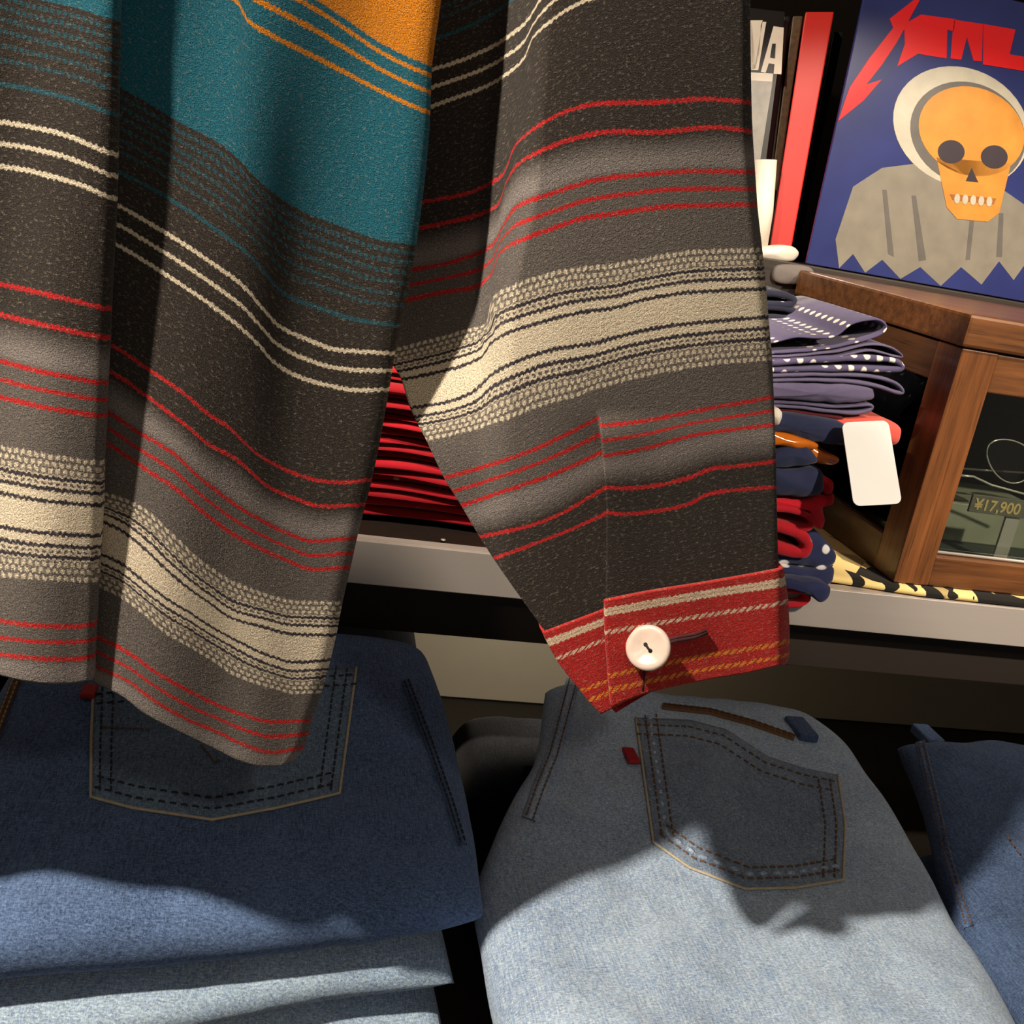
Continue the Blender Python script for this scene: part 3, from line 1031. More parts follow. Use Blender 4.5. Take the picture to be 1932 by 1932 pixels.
# left pile, topmost
S1 = Slab(curve([(.45, -.20), (.85, -.17)]), curve([(.5, .154), (.64, .158), (.72, .154), (.82, .142)]),
          lambda X: .522 + .19 * X, .85, lambda X, Y: .408 - .03 * sst(.6, .84, Y) + .008 * (1 - sst(.52, .62, Y)), .052, 1, .0030)
j1 = thing('jeans', 'dark indigo jeans on top of the left pile, back pocket showing', 'jeans', (0, .68, Z(.45)))
S1.build('folded_body', M['denim_mid'], j1, 110, 110)
pocket(S1, j1, [(176, 1300), (172, 1400), (171, 1507)], [(171, 1507), (250, 1528), (400, 1550), (520, 1528), (640, 1500)], [(640, 1500), (655, 1390), (672, 1262)],
       [(176, 1300), (400, 1282), (672, 1262)], M['denim_pocket'], M['stitch_dark'], M['piping'])
V, Fc = [], []
rt = hit(178, 1312, S1.ztop)
box_geo((rt.x - .009, rt.y - .007, rt.z + .0005), (rt.x + .001, rt.y + .010, rt.z + .004), V, Fc)
t_ = bevel(mk('red_tab', V, Fc, M['tab'], j1, smooth=False), .0012); t_['label'] = 'small red tab'
for a in (((376, 1412), (392, 1430), (404, 1449), (420, 1436)), ((190, 1380), (240, 1382), (290, 1386))):
    V, Fc = [], []
    dashes(on(S1, a, .0034), V, Fc, .003, .001, .0006)
    mk('pocket_stitching', V, Fc, M['stitch_brown'], j1)
seam(S1, j1, [(758, 1290), (800, 1400), (842, 1520), (866, 1600)], M['denim_dark'], 'side_seam', 15, M['stitch_dark'])
seam(S1, j1, [(30, 1262), (2, 1335), (-30, 1420)], M['stitch_brown'], 'yoke_seam', 16, M['stitch'])

S2 = Slab(curve([(.45, -.21), (.85, -.19)]), curve([(.5, .147), (.82, .13)]), lambda X: .520 + .19 * X + .006 * math.sin(X * 20), .84,
          lambda X, Y: .4715, .036, 2, .003)
j2 = tag(S2.build('jeans', M['denim_light']), 'light blue faded jeans folded second from the top of the left pile', 'jeans')
S3 = Slab(curve([(.45, -.22), (.85, -.19)]), curve([(.5, .146), (.82, .13)]), lambda X: .526 + .19 * X + .004 * math.sin(X * 25 + 1), .84,
          lambda X, Y: .511, .036, 3, .003)
j3 = tag(S3.build('jeans', M['denim_light']), 'faded blue jeans at the very bottom edge, third down in the left pile', 'jeans')
S4 = Slab(curve([(.45, -.22), (.85, -.19)]), curve([(.5, .160), (.82, .14)]), lambda X: .535 + .19 * X, .84, lambda X, Y: .550, .107, 4, .002)
j4 = tag(S4.build('jeans', M['denim_dark']), 'dark folded jeans lowest in the left pile beside the gap', 'jeans')

# right pile, bleached
S5 = Slab(curve([(.38, .150), (.5, .158), (.585, .158), (.65, .180), (.74, .226), (.82, .248)]), curve([(.38, .495), (.5, .508), (.64, .522), (.76, .520), (.82, .505)]),
          lambda X: .395, .84, lambda X, Y: .440 - .036 * sst(.52, .82, Y), .055, 5, .005, 8.)
j5 = thing('jeans', 'pale bleached jeans in the middle pile with dark back pocket showing', 'jeans', (.33, .62, Z(.48)))
S5.build('folded_body', M['denim_pale'], j5, 110, 110)
pocket(S5, j5, [(1199, 1356), (1212, 1450), (1232, 1592)], [(1232, 1592), (1300, 1640), (1405, 1680), (1500, 1678), (1590, 1663)], [(1590, 1663), (1594, 1560), (1580, 1464)],
       [(1199, 1356), (1300, 1360), (1370, 1378), (1450, 1430), (1520, 1452), (1580, 1464)], M['denim_palepocket'], M['stitch_brown'], M['piping'], M['denim_pale'])
rt = hit(1196, 1430, S5.ztop)
V, Fc = [], []
box_geo((rt.x - .008, rt.y - .011, rt.z + .0005), (rt.x + .002, rt.y + .010, rt.z + .004), V, Fc)
t_ = bevel(mk('red_tab', V, Fc, M['tab'], j5, smooth=False), .0012); t_['label'] = 'small red tab'
seam(S5, j5, [(1068, 1282), (1050, 1350), (1030, 1425), (1004, 1490), (985, 1545)], M['denim_pale'], 'side_seam', 26, M['stitch_brown'])
seam(S5, j5, [(1250, 1330), (1340, 1340), (1420, 1362), (1500, 1390)], M['stitch_brown'], 'waistband', -9, M['stitch_brown'])
V, Fc = [], []
q = hit(1515, 1385, S5.ztop)
box_geo((q.x - .009, q.y - .012, q.z - .002), (q.x + .009, q.y + .022, q.z + .006), V, Fc)
bevel(mk('belt_loop', V, Fc, M['denim_dark'], j5, smooth=False), .002)
S6 = Slab(curve([(.38, .168), (.8, .27)]), curve([(.38, .49), (.8, .50)]), lambda X: .41, .82, lambda X, Y: .503, .15, 6, .003, 8.)
tag(S6.build('jeans', M['denim_dark']), 'dark jeans under the pale bleached pair in the middle pile', 'jeans')

# third pile at the right edge
S7 = Slab(curve([(.38, .515), (.574, .528), (.66, .549), (.745, .576), (.82, .59)]), curve([(.38, .90), (.82, .86)]), lambda X: .40, .80,
          lambda X, Y: .448 - .040 * sst(.55, .78, Y), .06, 7, .004, 8.)
j7 = thing('jeans', 'blue jeans cut off by the right edge of the picture, stitched side seam', 'jeans', (.7, .6, Z(.48)))
S7.build('folded_body', M['denim_dark'], j7, 100, 100)
seam(S7, j7, [(1744, 1400), (1768, 1500), (1795, 1620), (1835, 1750)], M['denim_mid'], 'side_seam', -18, M['stitch_brown'])
V, Fc = [], []
q = hit(1752, 1398, S7.ztop)
box_geo((q.x - .009, q.y - .012, q.z - .002), (q.x + .009, q.y + .02, q.z + .008), V, Fc)
bevel(mk('belt_loop', V, Fc, M['denim_mid'], j7, smooth=False), .002)
V, Fc = [], []
dashes(on(S7, ((1896, 1580), (1912, 1604), (1940, 1640)), .003), V, Fc)
mk('pocket_stitching', V, Fc, M['stitch_brown'], j7)
S8 = Slab(curve([(.38, .53), (.82, .60)]), curve([(.38, .88), (.82, .85)]), lambda X: .42, .79, lambda X, Y: .516, .14, 8, .003, 8.)
tag(S8.build('jeans', M['denim_mid']), 'jeans underneath the stitched blue pair at the right edge', 'jeans')
# dark pile further in, under the shelf
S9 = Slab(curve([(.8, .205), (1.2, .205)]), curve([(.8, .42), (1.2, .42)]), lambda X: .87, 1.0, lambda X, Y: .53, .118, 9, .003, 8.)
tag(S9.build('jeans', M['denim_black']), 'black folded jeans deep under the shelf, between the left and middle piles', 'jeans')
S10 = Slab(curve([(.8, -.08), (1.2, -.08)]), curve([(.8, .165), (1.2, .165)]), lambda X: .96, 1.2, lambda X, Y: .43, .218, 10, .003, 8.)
tag(S10.build('jeans', M['denim_black']), 'jeans deep under the shelf behind the left pile, coloured black for the shade', 'jeans')  # black denim stands in for the shade back here

# ------------------------------------------------------------------ bandanas on the shelf


def catmull(pts, n=8, closed=False):
    P = [np.array(p, float) for p in pts]
    N = len(P); out = []
    rng = range(N) if closed else range(N - 1)
    for i in rng:
        p0 = P[(i - 1) % N] if (closed or i > 0) else P[i]
        p1 = P[i]; p2 = P[(i + 1) % N]
        p3 = P[(i + 2) % N] if (closed or i + 2 < N) else p2
        for k in range(n):
            t = k / n
            out.append(.5 * (2 * p1 + (p2 - p0) * t + (2 * p0 - 5 * p1 + 4 * p2 - p3) * t * t + (3 * p1 - p0 - 3 * p2 + p3) * t ** 3))
    if not closed: out.append(P[-1])
    return out


def ribbon(name, path, th, Y, depth, mat, parent=None, skew=0., amp=.0004, seed=0):
    """folded cloth: a thick strip following a pixel path on the plane Y, running back by depth"""
    pts = [at_y(p[0], p[1], Y) for p in catmull(path, 8)]
    N = len(pts)
    L, R = [], []
    for i in range(N):
        t = pts[min(i + 1, N - 1)] - pts[max(i - 1, 0)]
        t = t.normalized() if t.length > 1e-9 else Vector((1, 0, 0))
        nrm = Vector((-t.z, 0, t.x))
        w = th / 2 * (1 + .25 * noise.noise(Vector((i * .25, seed * 7.3, 0))))
        L.append(pts[i] + nrm * w); R.append(pts[i] - nrm * w)
    def cap(a, e):
        return a
    ring = L + R[::-1]
    cen = pts + pts[::-1]
    n = len(ring)
    V, Fc = [], []
    ys = [(0, .35), (.0012, .85), (.003, 1.), (depth * .3, 1.), (depth * .65, 1.), (depth, .9)]
    for (dy, sc) in ys:
        for k in range(n):
            p = cen[k] + (ring[k] - cen[k]) * sc
            w = amp * noise.noise(Vector((p.x * 60, dy * 40, p.z * 60 + seed)))
            V.append(Vector((p.x + skew * dy, Y + dy + 2.2 * w, p.z + w)))
    for i in range(len(ys) - 1):
        for k in range(n):
            m = (k + 1) % n
            Fc.append((i * n + k, i * n + m, (i + 1) * n + m, (i + 1) * n + k))
    h = n // 2
    for base in (0, (len(ys) - 1) * n):
        for k in range(h - 1):
            Fc.append((base + k, base + k + 1, base + n - 2 - k, base + n - 1 - k))
    return fix_normals(mk(name, V, Fc, mat, parent))


def blob(name, outline, Y, depth, mat, parent=None, amp=.0015, seed=0, rnd=.006):
    """soft lump of cloth with the given silhouette, rounded front and back"""
    pts = [at_y(p[0], p[1], Y) for p in catmull(outline, 7, True)]
    c = sum(pts, Vector()) / len(pts)
    n = len(pts); V, Fc = [], []
    lay = [(0, .25), (.0, .6), (.1, .84), (.3, .96), (.6, 1.), (1.2, 1.)]
    ys = [(rnd * a, s) for a, s in lay] + [(depth * .5, 1.), (depth - rnd * .4, .98), (depth, .85)]
    for dy, s in ys:
        for k in range(n):
            p = c + (pts[k] - c) * s
            w = amp * noise.noise(Vector((p.x * 70, dy * 40 + seed, p.z * 70)))
            V.append(Vector((p.x, Y + dy + 1.6 * w - (.003 * (1 - s)), p.z + w)))
    for i in range(len(ys) - 1):
        for k in range(n):
            m = (k + 1) % n
            Fc.append((i * n + k, i * n + m, (i + 1) * n + m, (i + 1) * n + k))
    V.append(Vector((c.x, Y - .003, c.z))); 
    for k in range(n): Fc.append((len(V) - 1, (k + 1) % n, k))
    V.append(Vector((c.x, Y + depth, c.z))); b = (len(ys) - 1) * n
    for k in range(n): Fc.append((len(V) - 1, b + k, b + (k + 1) % n))
    return fix_normals(mk(name, V, Fc, mat, parent))


GB = 'washed navy bandanas in the right-hand heap'
XL = 1395
bandana = [
    ('ribbon', [(XL, 654), (1460, 646), (1500, 636), (1568, 636), (1608, 611), (1650, 603), (1671, 612), (1668, 626), (1635, 641), (1570, 656), (1500, 664), (XL, 668)], .0026, .868, 'b_dots', 'washed navy bandana topmost in the heap, folded end curling upward in a loop'),
    ('ribbon', [(XL, 676), (1500, 672), (1580, 663), (1640, 651), (1680, 656), (1703, 671), (1690, 673), (1640, 662), (1570, 673), (XL, 681)], .0021, .866, 'b_purple', 'thin folded washed navy bandana just below the looped topmost one'),
    ('ribbon', [(XL, 689), (1500, 683), (1600, 677), (1680, 680), (1702, 689), (1690, 698), (1600, 696), (1500, 698), (XL, 700)], .0052, .864, 'b_dots', 'washed navy bandana with a row of white dots along its fold'),
    ('ribbon', [(XL, 711), (1500, 708), (1590, 708), (1645, 712), (1690, 723), (1705, 740), (1690, 740), (1640, 726), (1560, 718), (XL, 719)], .0036, .864, 'b_purple', 'washed navy bandana with a drooping pale corner above the thick block'),
    ('blob', [(XL, 725), (1500, 725), (1580, 726), (1640, 733), (1652, 742), (1645, 757), (1580, 762), (1500, 755), (XL, 748)], .862, 'b_purple', 'thick flat washed navy bandana block in the middle of the heap', .10),
    ('ribbon', [(XL, 757), (1500, 761), (1580, 768), (1640, 765), (1644, 774), (1615, 781), (1560, 776), (1500, 769), (XL, 764)], .0034, .864, 'b_purple', 'thin crumpled washed navy bandana under the thick flat block'),
    ('ribbon', [(XL, 771), (1480, 775), (1540, 783), (1590, 790), (1540, 792), (XL, 782)], .0030, .866, 'b_maroon', 'dark maroon bandana edge above the navy roll'),
]
for i, rec in enumerate(bandana):
    g_ = GB if i in (0, 1, 2, 3, 4, 5) else None
    if rec[0] == 'ribbon':
        o = ribbon('bandana', rec[1], rec[2], rec[3], .15, M[rec[4]], seed=i)
        lab = rec[5]
    else:
        o = blob('bandana', rec[1], rec[2], .15, M[rec[3]], seed=i)
        lab = rec[4]
    tag(o, lab, 'bandana', g_)

tag(blob('bandana', [(1395, 792), (1440, 785), (1500, 784), (1590, 800), (1612, 822), (1600, 842), (1540, 836), (1470, 818), (1395, 812)], .852, .10, M['b_navy'], seed=21, rnd=.016),
    'navy rolled bandana lying behind the white hang tag', 'bandana')
tag(blob('bandana', [(1466, 770), (1477, 778), (1474, 796), (1468, 806), (1455, 800), (1452, 780)], .845, .02, M['whitecard'], seed=22, rnd=.006),
    'white folded cloth end beside the striped sleeve', 'bandana')
tag(blob('bandana', [(1560, 800), (1610, 792), (1672, 794), (1702, 806), (1706, 822), (1694, 842), (1660, 848), (1610, 836)], .862, .10, M['b_coral'], seed=23, rnd=.014),
    'coral red rolled bandana poking out behind the white tag', 'bandana')
for k, (ol, lab) in enumerate((([(1440, 815), (1470, 818), (1520, 828), (1548, 842), (1530, 852), (1480, 842), (1440, 836)], 'glossy amber plastic bar beside the sleeve, above the navy knot'),
                               ([(1522, 840), (1556, 852), (1586, 866), (1580, 876), (1562, 878), (1530, 868), (1512, 856)], 'glossy amber plastic bar poking out right of the navy knot'))):
    tag(blob('amber_bar', ol, .846 + .008 * k, .05, M['amber'], seed=30 + k, rnd=.007), lab, 'plastic bar')
tag(blob('bandana', [(1440, 868), (1470, 848), (1505, 828), (1518, 828), (1535, 852), (1546, 876), (1500, 884), (1440, 884)], .846, .06, M['b_navy'], seed=40, rnd=.010),
    'navy bandana knot with pointed top above the red rolls', 'bandana')
tag(blob('bandana', [(1440, 884), (1500, 888), (1548, 884), (1560, 908), (1556, 930), (1530, 941), (1490, 940), (1440, 930)], .845, .10, M['b_navy'], seed=41, rnd=.012),
    'navy folded bandana directly under the pointed knot', 'bandana')
tag(blob('bandana', [(1548, 900), (1562, 904), (1574, 912), (1572, 930), (1560, 934), (1552, 918)], .853, .06, M['b_red'], seed=42, rnd=.005),
    'red bandana corner showing right of the navy folds', 'bandana')
tag(blob('bandana', [(1440, 938), (1500, 944), (1545, 942), (1575, 934), (1574, 950), (1556, 958), (1560, 985), (1552, 1000), (1535, 990), (1526, 968), (1500, 970), (1440, 960)], .850, .10, M['b_red'], seed=43, rnd=.008, amp=.003),
    'crumpled bright red bandana under the navy folds', 'bandana')
tag(ribbon('bandana', [(1440, 962), (1490, 964), (1525, 974), (1534, 986), (1526, 998), (1500, 996), (1440, 982)], .0055, .846, .12, M['b_redprint'], seed=44), 'red printed bandana with curled end, upper of the two rolls', 'bandana')
tag(ribbon('bandana', [(1440, 992), (1490, 1002), (1518, 1016), (1526, 1032), (1516, 1046), (1490, 1042), (1440, 1026)], .0100, .844, .12, M['b_redprint'], seed=45), 'thick red printed bandana with curled end, lower of the two rolls', 'bandana')
tag(blob('bandana', [(1490, 1040), (1528, 1004), (1552, 1012), (1576, 1036), (1583, 1052), (1574, 1070), (1540, 1076), (1490, 1070), (1440, 1064), (1440, 1046)], .853, .12, M['b_navyprint'], seed=46, rnd=.014),
    'navy bandana with white dot bulging right of the red rolls', 'bandana')
tag(blob('bandana', [(1440, 1066), (1490, 1072), (1540, 1078), (1574, 1074), (1578, 1090), (1570, 1104), (1540, 1106), (1490, 1100), (1440, 1094)], .845, .12, M['b_navyprint'], seed=47, rnd=.008),
    'navy and white bandana just above the metal shelf edge', 'bandana')
tag(blob('bandana', [(1480, 1096), (1520, 1098), (1556, 1104), (1570, 1112), (1566, 1130), (1550, 1138), (1530, 1126), (1500, 1112), (1470, 1108)], .826, .020, M['b_navyprint'], seed=48, rnd=.006),
    'navy and white bandana end drooping over the metal shelf edge', 'bandana')
tag(ribbon('bandana', [(1440, 1112), (1484, 1116), (1516, 1120), (1528, 1130), (1518, 1141), (1490, 1144), (1440, 1140)], .0034, .832, .016, M['b_red'], seed=49), 'red bandana loop hanging over the metal shelf edge', 'bandana')
# darker navy bandanas further in
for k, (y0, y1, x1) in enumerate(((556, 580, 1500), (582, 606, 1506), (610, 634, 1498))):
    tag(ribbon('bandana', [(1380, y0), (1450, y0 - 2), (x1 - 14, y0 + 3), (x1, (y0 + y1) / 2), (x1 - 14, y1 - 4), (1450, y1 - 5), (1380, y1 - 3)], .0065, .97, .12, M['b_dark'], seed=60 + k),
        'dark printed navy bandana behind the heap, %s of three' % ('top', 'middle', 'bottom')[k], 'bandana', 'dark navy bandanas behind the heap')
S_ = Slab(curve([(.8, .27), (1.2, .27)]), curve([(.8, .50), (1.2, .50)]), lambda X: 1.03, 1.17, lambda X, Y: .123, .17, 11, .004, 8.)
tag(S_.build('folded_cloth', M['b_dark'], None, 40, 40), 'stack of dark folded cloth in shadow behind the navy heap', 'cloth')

# red pile seen between jacket body and sleeve
random.seed(11)
d0 = .3045
REDLAB = 'red folded bandana in the pile between jacket and sleeve'
for k in range(19):
    th = random.choice((.005, .006, .0075, .0085))
    dx, dy, tl = random.uniform(-.008, .008), random.uniform(-.004, .006), -.0016 * k
    d0 -= th * 1.15
    sl_ = Slab(curve([(.8, .0 + dx), (1.2, .0 + dx)]), curve([(.8, .30 + dx), (1.2, .30 + dx)]), (lambda dy: lambda X: .898 + dy + .004 * math.sin(X * 31 + dy * 900))(dy), 1.06,
               (lambda d, t, s: lambda X, Y: d + t * (X - .15) + .0004 * min(s, 5) * math.sin(X * 42 + s * .10))(d0, tl, k), th, 20 + k, .0002, 14., 14.)
    o = sl_.build('bandana', M['b_redprint'] if k in (1, 4, 6, 9, 11) else (M['b_redplain'] if k % 3 else M['b_redprint']), None, 50, 14)
    tag(o, REDLAB, 'bandana', 'red folded bandanas in the left-hand pile')

# yellow and black printed cloth the case stands on, rolled at its front edge
lc = thing('folded_scarf', 'yellow and black printed cloth under the display case', 'cloth', (.65, .86, Z(.3055)))
V, Fc = [], []
xs = np.linspace(.468, 1.02, 60)
pr = [(.856, .3052), (.852, .3035), (.8505, .3010), (.852, .2985), (.856, .2972), (.862, .2970), (.90, .2971), (1.0, .2971), (1.1, .2972), (1.1, .3050)]
for i, x in enumerate(xs):
    for k, (y, d_) in enumerate(pr):
        w = .0008 * noise.noise(Vector((x * 50, k * .7, 1)))
        V.append((x, y + (0 if x > .6 else (.6 - x) * .15) + w, Z(d_ + (0 if k in (0, 9) else max(0, w)))))
n = len(pr)
Fc = [(i * n + k, i * n + (k + 1) % n, (i + 1) * n + (k + 1) % n, (i + 1) * n + k) for i in range(59) for k in range(n)]
Fc += [tuple(range(n)), tuple(59 * n + k for k in range(n))[::-1]]
fix_normals(mk('rolled_cloth', V, Fc, M['leopard'], lc))

# blank white hang tag
tp = [at_y(1588, 797, .842), at_y(1676, 793, .842), at_y(1702, 950, .800), at_y(1611, 955, .800)]
u_ = (tp[1] - tp[0]); v_ = (tp[3] - tp[0])
W, H = u_.length, v_.length
un, vn = u_.normalized(), (v_ - u_.normalized() * v_.dot(u_.normalized())).normalized()
nn = un.cross(vn)
r_ = .006
pts = []
for cx, cy, a0 in ((r_, r_, math.pi), (W - r_, r_, 1.5 * math.pi), (W - r_, H - r_, 0), (r_, H - r_, .5 * math.pi)):
    for k in range(7):
        q = a0 + k / 6 * math.pi / 2
        a, b = cx + r_ * math.cos(q), cy + r_ * math.sin(q)
        s, t = a / W, b / H
        base = tp[0] * (1 - s) * (1 - t) + tp[1] * s * (1 - t) + tp[2] * s * t + tp[3] * (1 - s) * t
        pts.append(base)
n = len(pts)
V = pts + [p + nn * .0008 for p in pts]
Fc = [tuple(range(n)), tuple(range(n, 2 * n))[::-1]] + [(k, (k + 1) % n, n + (k + 1) % n, n + k) for k in range(n)]
ht = thing('hang_tag', 'blank white hang tag with rounded corners in front of the coral bandana', 'tag', tuple(tp[0]))
fix_normals(mk('card', V, Fc, M['tagw'], ht, smooth=False))
tube('string', [at_y(1632, 800, .842), at_y(1632, 806, .848), at_y(1634, 816, .862)], .0005, M['whitecard'], ht, 5)

# ------------------------------------------------------------------ records on the ledge
PB = to_plane(1510, 507, Vector((0, 1.262, 0)), Vector((0, 1, 0)))
ZB = Z(.0355)
lean = .07
LPN = Vector((.0, -math.cos(lean), math.sin(lean)))
LP0 = Vector((.586, 1.235, ZB + .001))
LU = Vector((1, 0, 0)); LV = Vector((0, math.sin(lean), math.cos(lean)))
rec = thing('record_sleeve', 'blue record sleeve with red band logo leaning on the display case', 'record', tuple(LP0))
V = []
S = .332
for dn in (0, -.004):
    for (a, b) in ((0, 0), (S, 0), (S, S), (0, S)):
        V.append(LP0 + LU * a + LV * b + LPN * dn)
Fc = [(0, 1, 2, 3), (7, 6, 5, 4), (0, 4, 5, 1), (1, 5, 6, 2), (2, 6, 7, 3), (3, 7, 4, 0)]
bevel(mk('cover', V, Fc, M['blue'], rec, smooth=False), .0008)


def lp(px, py):
    return to_plane(px, py, LP0, LPN)


def print_geo(polys, h, V, Fc):
    for poly in polys:
        b = len(V)
        pts = []
        for p in poly:
            q = lp(*p)
            s = min(S - .001, max(.001, (q - LP0).dot(LU))); t = min(S - .001, max(.001, (q - LP0).dot(LV)))
            pts.append(LP0 + LU * s + LV * t)
        n = len(pts)
        V += [p + LPN * h for p in pts] + [p for p in pts]
        Fc.append(tuple(range(b, b + n)))
        Fc += [(b + k, b + n + k, b + n + (k + 1) % n, b + (k + 1) % n) for k in range(n)]


def printed(name, polys, mat, h, label=None):
    V, Fc = [], []
    print_geo(polys, h, V, Fc)
    o = fix_normals(mk(name, V, Fc, mat, rec, smooth=False))
    if label: o['label'] = label
    return o


def c5(*pts):
    return [(1400 + x * .27536, y * .27536) for x, y in pts]


logo = [c5((590, 815), (735, 600), (870, 400), (1035, 190), (1010, 130), (1150, 20), (1250, -60), (1130, 160), (1060, 290), (960, 440), (850, 580), (955, 545), (830, 690)),
        c5((1110, 165), (1225, 100), (1460, 132), (1450, 215), (1405, 205), (1400, 400), (1300, 385), (1205, 368), (1062, 455), (1115, 300)),
        c5((1450, 135), (1650, 165), (1640, 420), (1585, 415), (1540, 255), (1520, 330), (1500, 410), (1428, 400)),
        c5((1655, 165), (1872, 203), (1832, 372), (1960, 395), (1950, 490), (1650, 442)),
        c5((1990, 225), (2080, 240), (2050, 420), (2150, 440), (2140, 520), (1970, 495)),
        c5((2170, 250), (2230, 262), (2200, 520), (2150, 515))]
printed('logo_lettering', logo, M['logo'], .0006, 'red jagged band lettering')


def ell(cx, cy, rx, ry, rot=0., n=28, w=0.):
    out = []
    for k in range(n):
        q = 2 * math.pi * k / n
        a, b = rx * math.cos(q), ry * math.sin(q)
        k_ = 1 + w * math.sin(3 * q + 1)
        out.append((cx + (a * math.cos(rot) - b * math.sin(rot)) * k_, cy + (a * math.sin(rot) + b * math.cos(rot)) * k_))
    return out


# plain hooded skull, a generic stand-in for the cover drawing
def cell(cx, cy, rx, ry, rot=0., n=28, w=0.):
    return [(1400 + x * .27536, y * .27536) for x, y in ell(cx, cy, rx, ry, rot, n, w)]


printed('printed_robe', [c5((640, 1640), (760, 1280), (960, 1150), (1200, 1120), (1700, 1240), (1960, 1420), (2100, 1700), (2060, 1900), (1960, 1780), (1860, 1920), (1760, 1790), (1640, 1950), (1500, 1830),
                            (1360, 1960), (1220, 1830), (1080, 1930), (960, 1780), (840, 1880), (760, 1740), (660, 1860))], M['art_grey'], .0003, 'grey printed robe')
for pl_ in (c5((960, 1300), (990, 1300), (1040, 1760), (1000, 1740)), c5((1160, 1340), (1190, 1340), (1260, 1780), (1210, 1790)), c5((1760, 1460), (1790, 1460), (1780, 1760), (1740, 1760)), c5((1560, 1500), (1590, 1500), (1560, 1780), (1530, 1780))):
    printed('printed_fold', [pl_], M['art_grey2'], .0005)
printed('printed_hood', [cell(1500, 870, 480, 400, .45, 44)], M['art_pale'], .0005, 'pale grey printed hood')
printed('printed_hood_shade', [cell(1545, 915, 405, 345, .45, 44)], M['art_grey2'], .0007)
printed('printed_skull', [cell(1570, 900, 370, 300, .35, 40), c5((1330, 1080), (1840, 1120), (1760, 1460), (1680, 1520), (1470, 1500), (1400, 1420))], M['art_ochre'], .0009, 'ochre printed skull')
for q in (1430, 1725):
    printed('printed_eye_socket', [cell(q, 1040 + (q - 1430) * .12, 92, 80, .1, 26)], M['art_dark'], .0012)
printed('printed_nose', [c5((1570, 1150), (1615, 1250), (1530, 1240))], M['art_dark'], .0012)
printed('printed_mouth', [c5((1420, 1330), (1740, 1360), (1720, 1400), (1440, 1370))], M['art_brown'], .0012)
for q in range(5):
    printed('printed_tooth', [cell(1470 + 55 * q, 1362 + 5 * q, 20, 34, .1, 12)], M['art_pale'], .0014)


def spine(name, px0, px1, pt0, pt1, ytop, ybot, Y, depth, mat, label, cat='record', group=None):
    """upright slim case: front face from bottom pixels (px0..px1 at ybot) to top pixels (pt0..pt1 at ytop)"""
    a, b = at_y(px0, ybot, Y), at_y(px1, ybot, Y)
    Yt = Y + .02
    c, d = at_y(pt1, ytop, Yt), at_y(pt0, ytop, Yt)
    a.z = b.z = ZB + .0005
    V = [a, b, c, d] + [p + Vector((p.x / p.y * depth, depth, 0)) for p in (a, b, c, d)]
    Fc = [(0, 1, 2, 3), (7, 6, 5, 4), (0, 4, 5, 1), (1, 5, 6, 2), (2, 6, 7, 3), (3, 7, 4, 0)]
    o = bevel(fix_normals(mk(name, V, Fc, mat, None, smooth=False)), .0015)
    tag(o, label, cat, group)
    return o


spine('box_set', 1453, 1494, 1520, 1574, 22, 470, 1.262, .2, M['redbox'], 'thick red spine standing left of the blue record sleeve', 'record')
spine('record_sleeve', 1496, 1509, 1572, 1592, 60, 470, 1.31, .15, M['black'], 'black spine between the red spine and the blue record sleeve', 'record')
spine('record_sleeve', 1440, 1451, 1496, 1515, 30, 470, 1.30, .15, M['bronze'], 'dark bronze-flecked spine left of the thick red spine', 'record')
spine('record_sleeve', 1423, 1435, 1479, 1491, 30, 470, 1.30, .15, M['black'], 'black spine right of the sleeve lettered VA', 'record')
# sleeve with big white letters
vr = thing('record_sleeve', 'black and grey record sleeve with large white letters VA beside the jacket sleeve', 'record', tuple(at_y(1400, 470, 1.29)))
a, b = at_y(1330, 470, 1.285), at_y(1426, 470, 1.285); c, d = at_y(1482, 22, 1.305), at_y(1380, 10, 1.305)
a.z = b.z = ZB + .0005
V = [a, b, c, d] + [p + Vector((0, .006, 0)) for p in (a, b, c, d)]
bevel(fix_normals(mk('cover', V, Fc, M['black'], vr, smooth=False)), .0008) if False else None
Fq = [(0, 1, 2, 3), (7, 6, 5, 4), (0, 4, 5, 1), (1, 5, 6, 2), (2, 6, 7, 3), (3, 7, 4, 0)]
bevel(fix_normals(mk('cover', V, Fq, M['black'], vr, smooth=False)), .0008)
nrm = (b - a).cross(d - a).normalized()
if nrm.y > 0: nrm = -nrm


def on_sleeve(px, py, h=.0006):
    return to_plane(px, py, a, (b - a).cross(d - a).normalized()) + nrm * h


def flat(name, polys, mat, par, h=.0006):
    V, Fc = [], []
    for poly in polys:
        bb = len(V)
        V += [on_sleeve(x, y, h) for x, y in poly] + [on_sleeve(x, y, 0) for x, y in poly]
        n = len(poly)
        Fc.append(tuple(range(bb, bb + n)))
        Fc += [(bb + k, bb + (k + 1) % n, bb + n + (k + 1) % n, bb + n + k) for k in range(n)]
    return fix_normals(mk(name, V, Fc, mat, par, smooth=False))


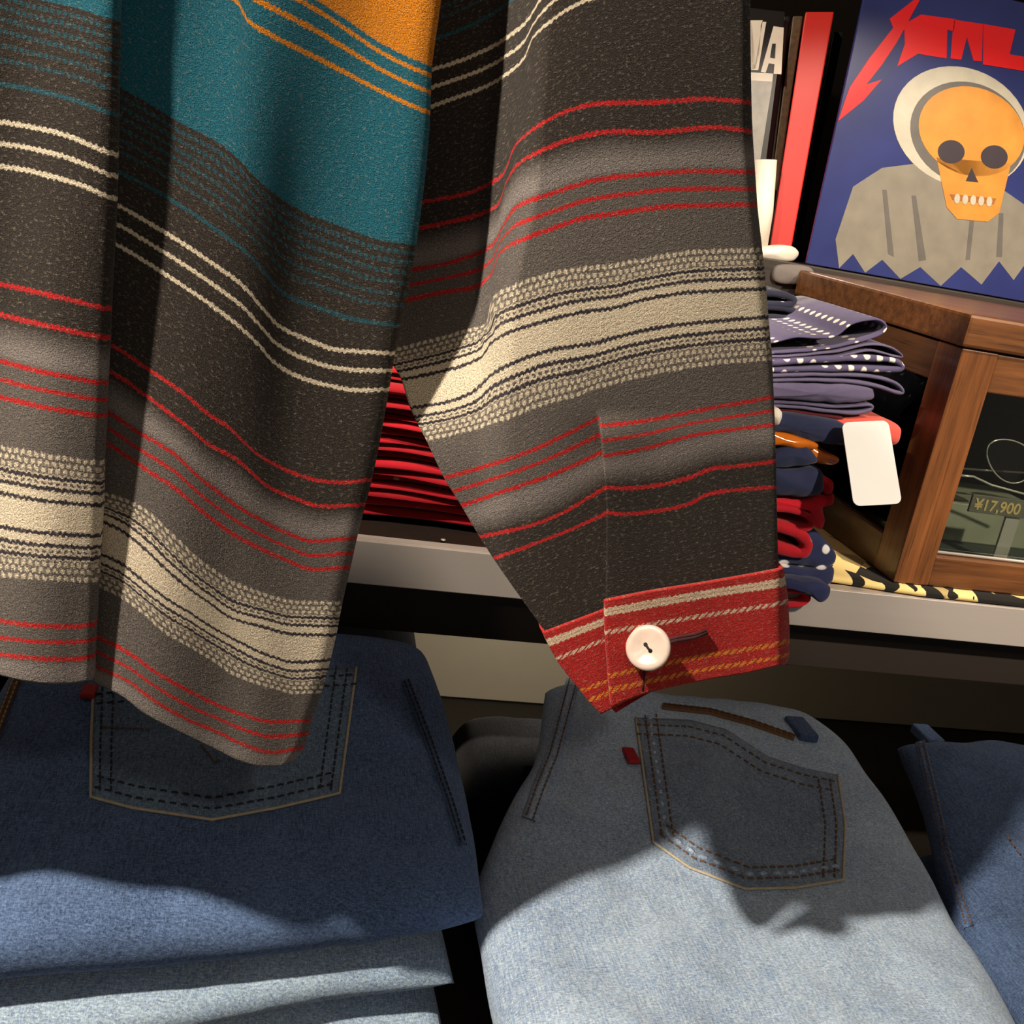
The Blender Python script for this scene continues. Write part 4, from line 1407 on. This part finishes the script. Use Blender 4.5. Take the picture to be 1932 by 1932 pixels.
vpoly = c5((20, 140), (62, 140), (92, 420), (140, 150), (165, 150), (110, 480), (62, 480))
apoly = [c5((195, 190), (285, 190), (268, 505), (215, 505), (222, 440), (180, 432), (160, 500), (125, 495)), ]
flat('lettering', [vpoly, c5((62, 140), (140, 140), (128, 180), (118, 350), (95, 470), (62, 480))], M['whitecard'], vr)
flat('lettering', [c5((215, 180), (285, 190), (268, 510), (215, 505), (222, 440), (182, 434), (160, 500), (128, 492))], M['whitecard'], vr)
flat('letter_counter', [c5((205, 300), (228, 300), (222, 400), (190, 395))], M['black'], vr, .0012)
flat('printed_photo', [c5((-40, 545), (208, 560), (120, 1120), (-60, 1120))], M['greycard'], vr)
flat('printed_band', [c5((-40, 490), (212, 505), (206, 560), (-40, 545))], M['whiteplastic'], vr)
# white paper roll and small plastic pieces in front of the spines
wr = tag(tube('paper_roll', [at_y(1425, 475, 1.25), at_y(1437, 400, 1.253), at_y(1444, 302, 1.257)], .0135, M['whitecard'], None, 20), 'white paper roll standing in front of the red spine', 'paper roll')
tag(blob('plastic_clip', [(1440, 466), (1490, 464), (1508, 474), (1506, 486), (1490, 494), (1440, 490), (1400, 486), (1400, 470)], 1.232, .02, M['whiteplastic'], seed=70, rnd=.006, amp=.0002), 'flat off-white plastic clip below the red spine', 'clip')
tag(blob('plastic_block', [(1466, 504), (1500, 500), (1534, 508), (1536, 536), (1505, 538), (1464, 532)], 1.215, .02, M['greyfoam'], seed=71, rnd=.004, amp=.0002), 'small grey plastic block below the off-white clip', 'block')

# ------------------------------------------------------------------ lights
def lamp(name, typ, loc, target, energy, col, size=.1, spot=None, blend=.4):
    l = bpy.data.lights.new(name, typ); l.energy = energy; l.color = col
    if typ == 'AREA':
        l.shape = 'DISK'; l.size = size
    else:
        l.shadow_soft_size = size
    if typ == 'SPOT':
        l.spot_size = spot; l.spot_blend = blend
    o = link(bpy.data.objects.new(name, l)); o.location = loc
    o.rotation_euler = (Vector(target) - Vector(loc)).to_track_quat('-Z', 'Y').to_euler()
    return o


WARM = (1., .86, .69)
lamp('ceiling_or_fill_spot', 'SPOT', (-1.08, -.15, 2.5), (.1, .5, 1.1), 215, WARM, .035, 1.5, .6)
for x_ in (.12, .78):
    lamp('shelf_spot', 'SPOT', (x_, .10, 2.5), (x_, 1.235, .99), 115 if x_ < .5 else 90, WARM, .03, math.radians(26), .16)
lamp('display_spot', 'SPOT', (1.2, -.6, 2.3), (.70, .95, 1.262), 130, WARM, .03, math.radians(22), .2)
lamp('ceiling_or_fill_spot', 'SPOT', (.3, -1.4, 2.55), (.3, .7, 1.0), 15, WARM, .06, 1.3, .6)  # weak fill from the front, added to lift the shaded cloth
lamp('under_shelf_fill', 'AREA', (.33, .93, .89), (.30, 1.28, .78), .33, WARM, .05)  # added fill to brighten the patch below the shelf, no fixture there
w = bpy.data.worlds.new('World'); SC.world = w; w.use_nodes = True
w.node_tree.nodes['Background'].inputs[0].default_value = (1., .86, .70, 1)
w.node_tree.nodes['Background'].inputs[1].default_value = .085

# ------------------------------------------------------------------ camera
cam = bpy.data.cameras.new('camera'); co = link(bpy.data.objects.new('camera', cam))
cam.sensor_width = 36; cam.lens = 36 * F / 1932.; cam.clip_start = .02
Wc = np.array([Xc, Yc, -Dc])            # rows: world axes in camera (x right, y down, z fwd)
R = Matrix([[Wc[i][0], -Wc[i][1], -Wc[i][2]] for i in range(3)])
co.matrix_world = Matrix.Translation((0, 0, CAMZ)) @ R.to_4x4()
SC.camera = co
SC.view_settings.view_transform = 'Standard'
SC.view_settings.look = 'None'
SC.view_settings.gamma = 1
SC.view_settings.use_curve_mapping = False
SC.view_settings.exposure = 0.22
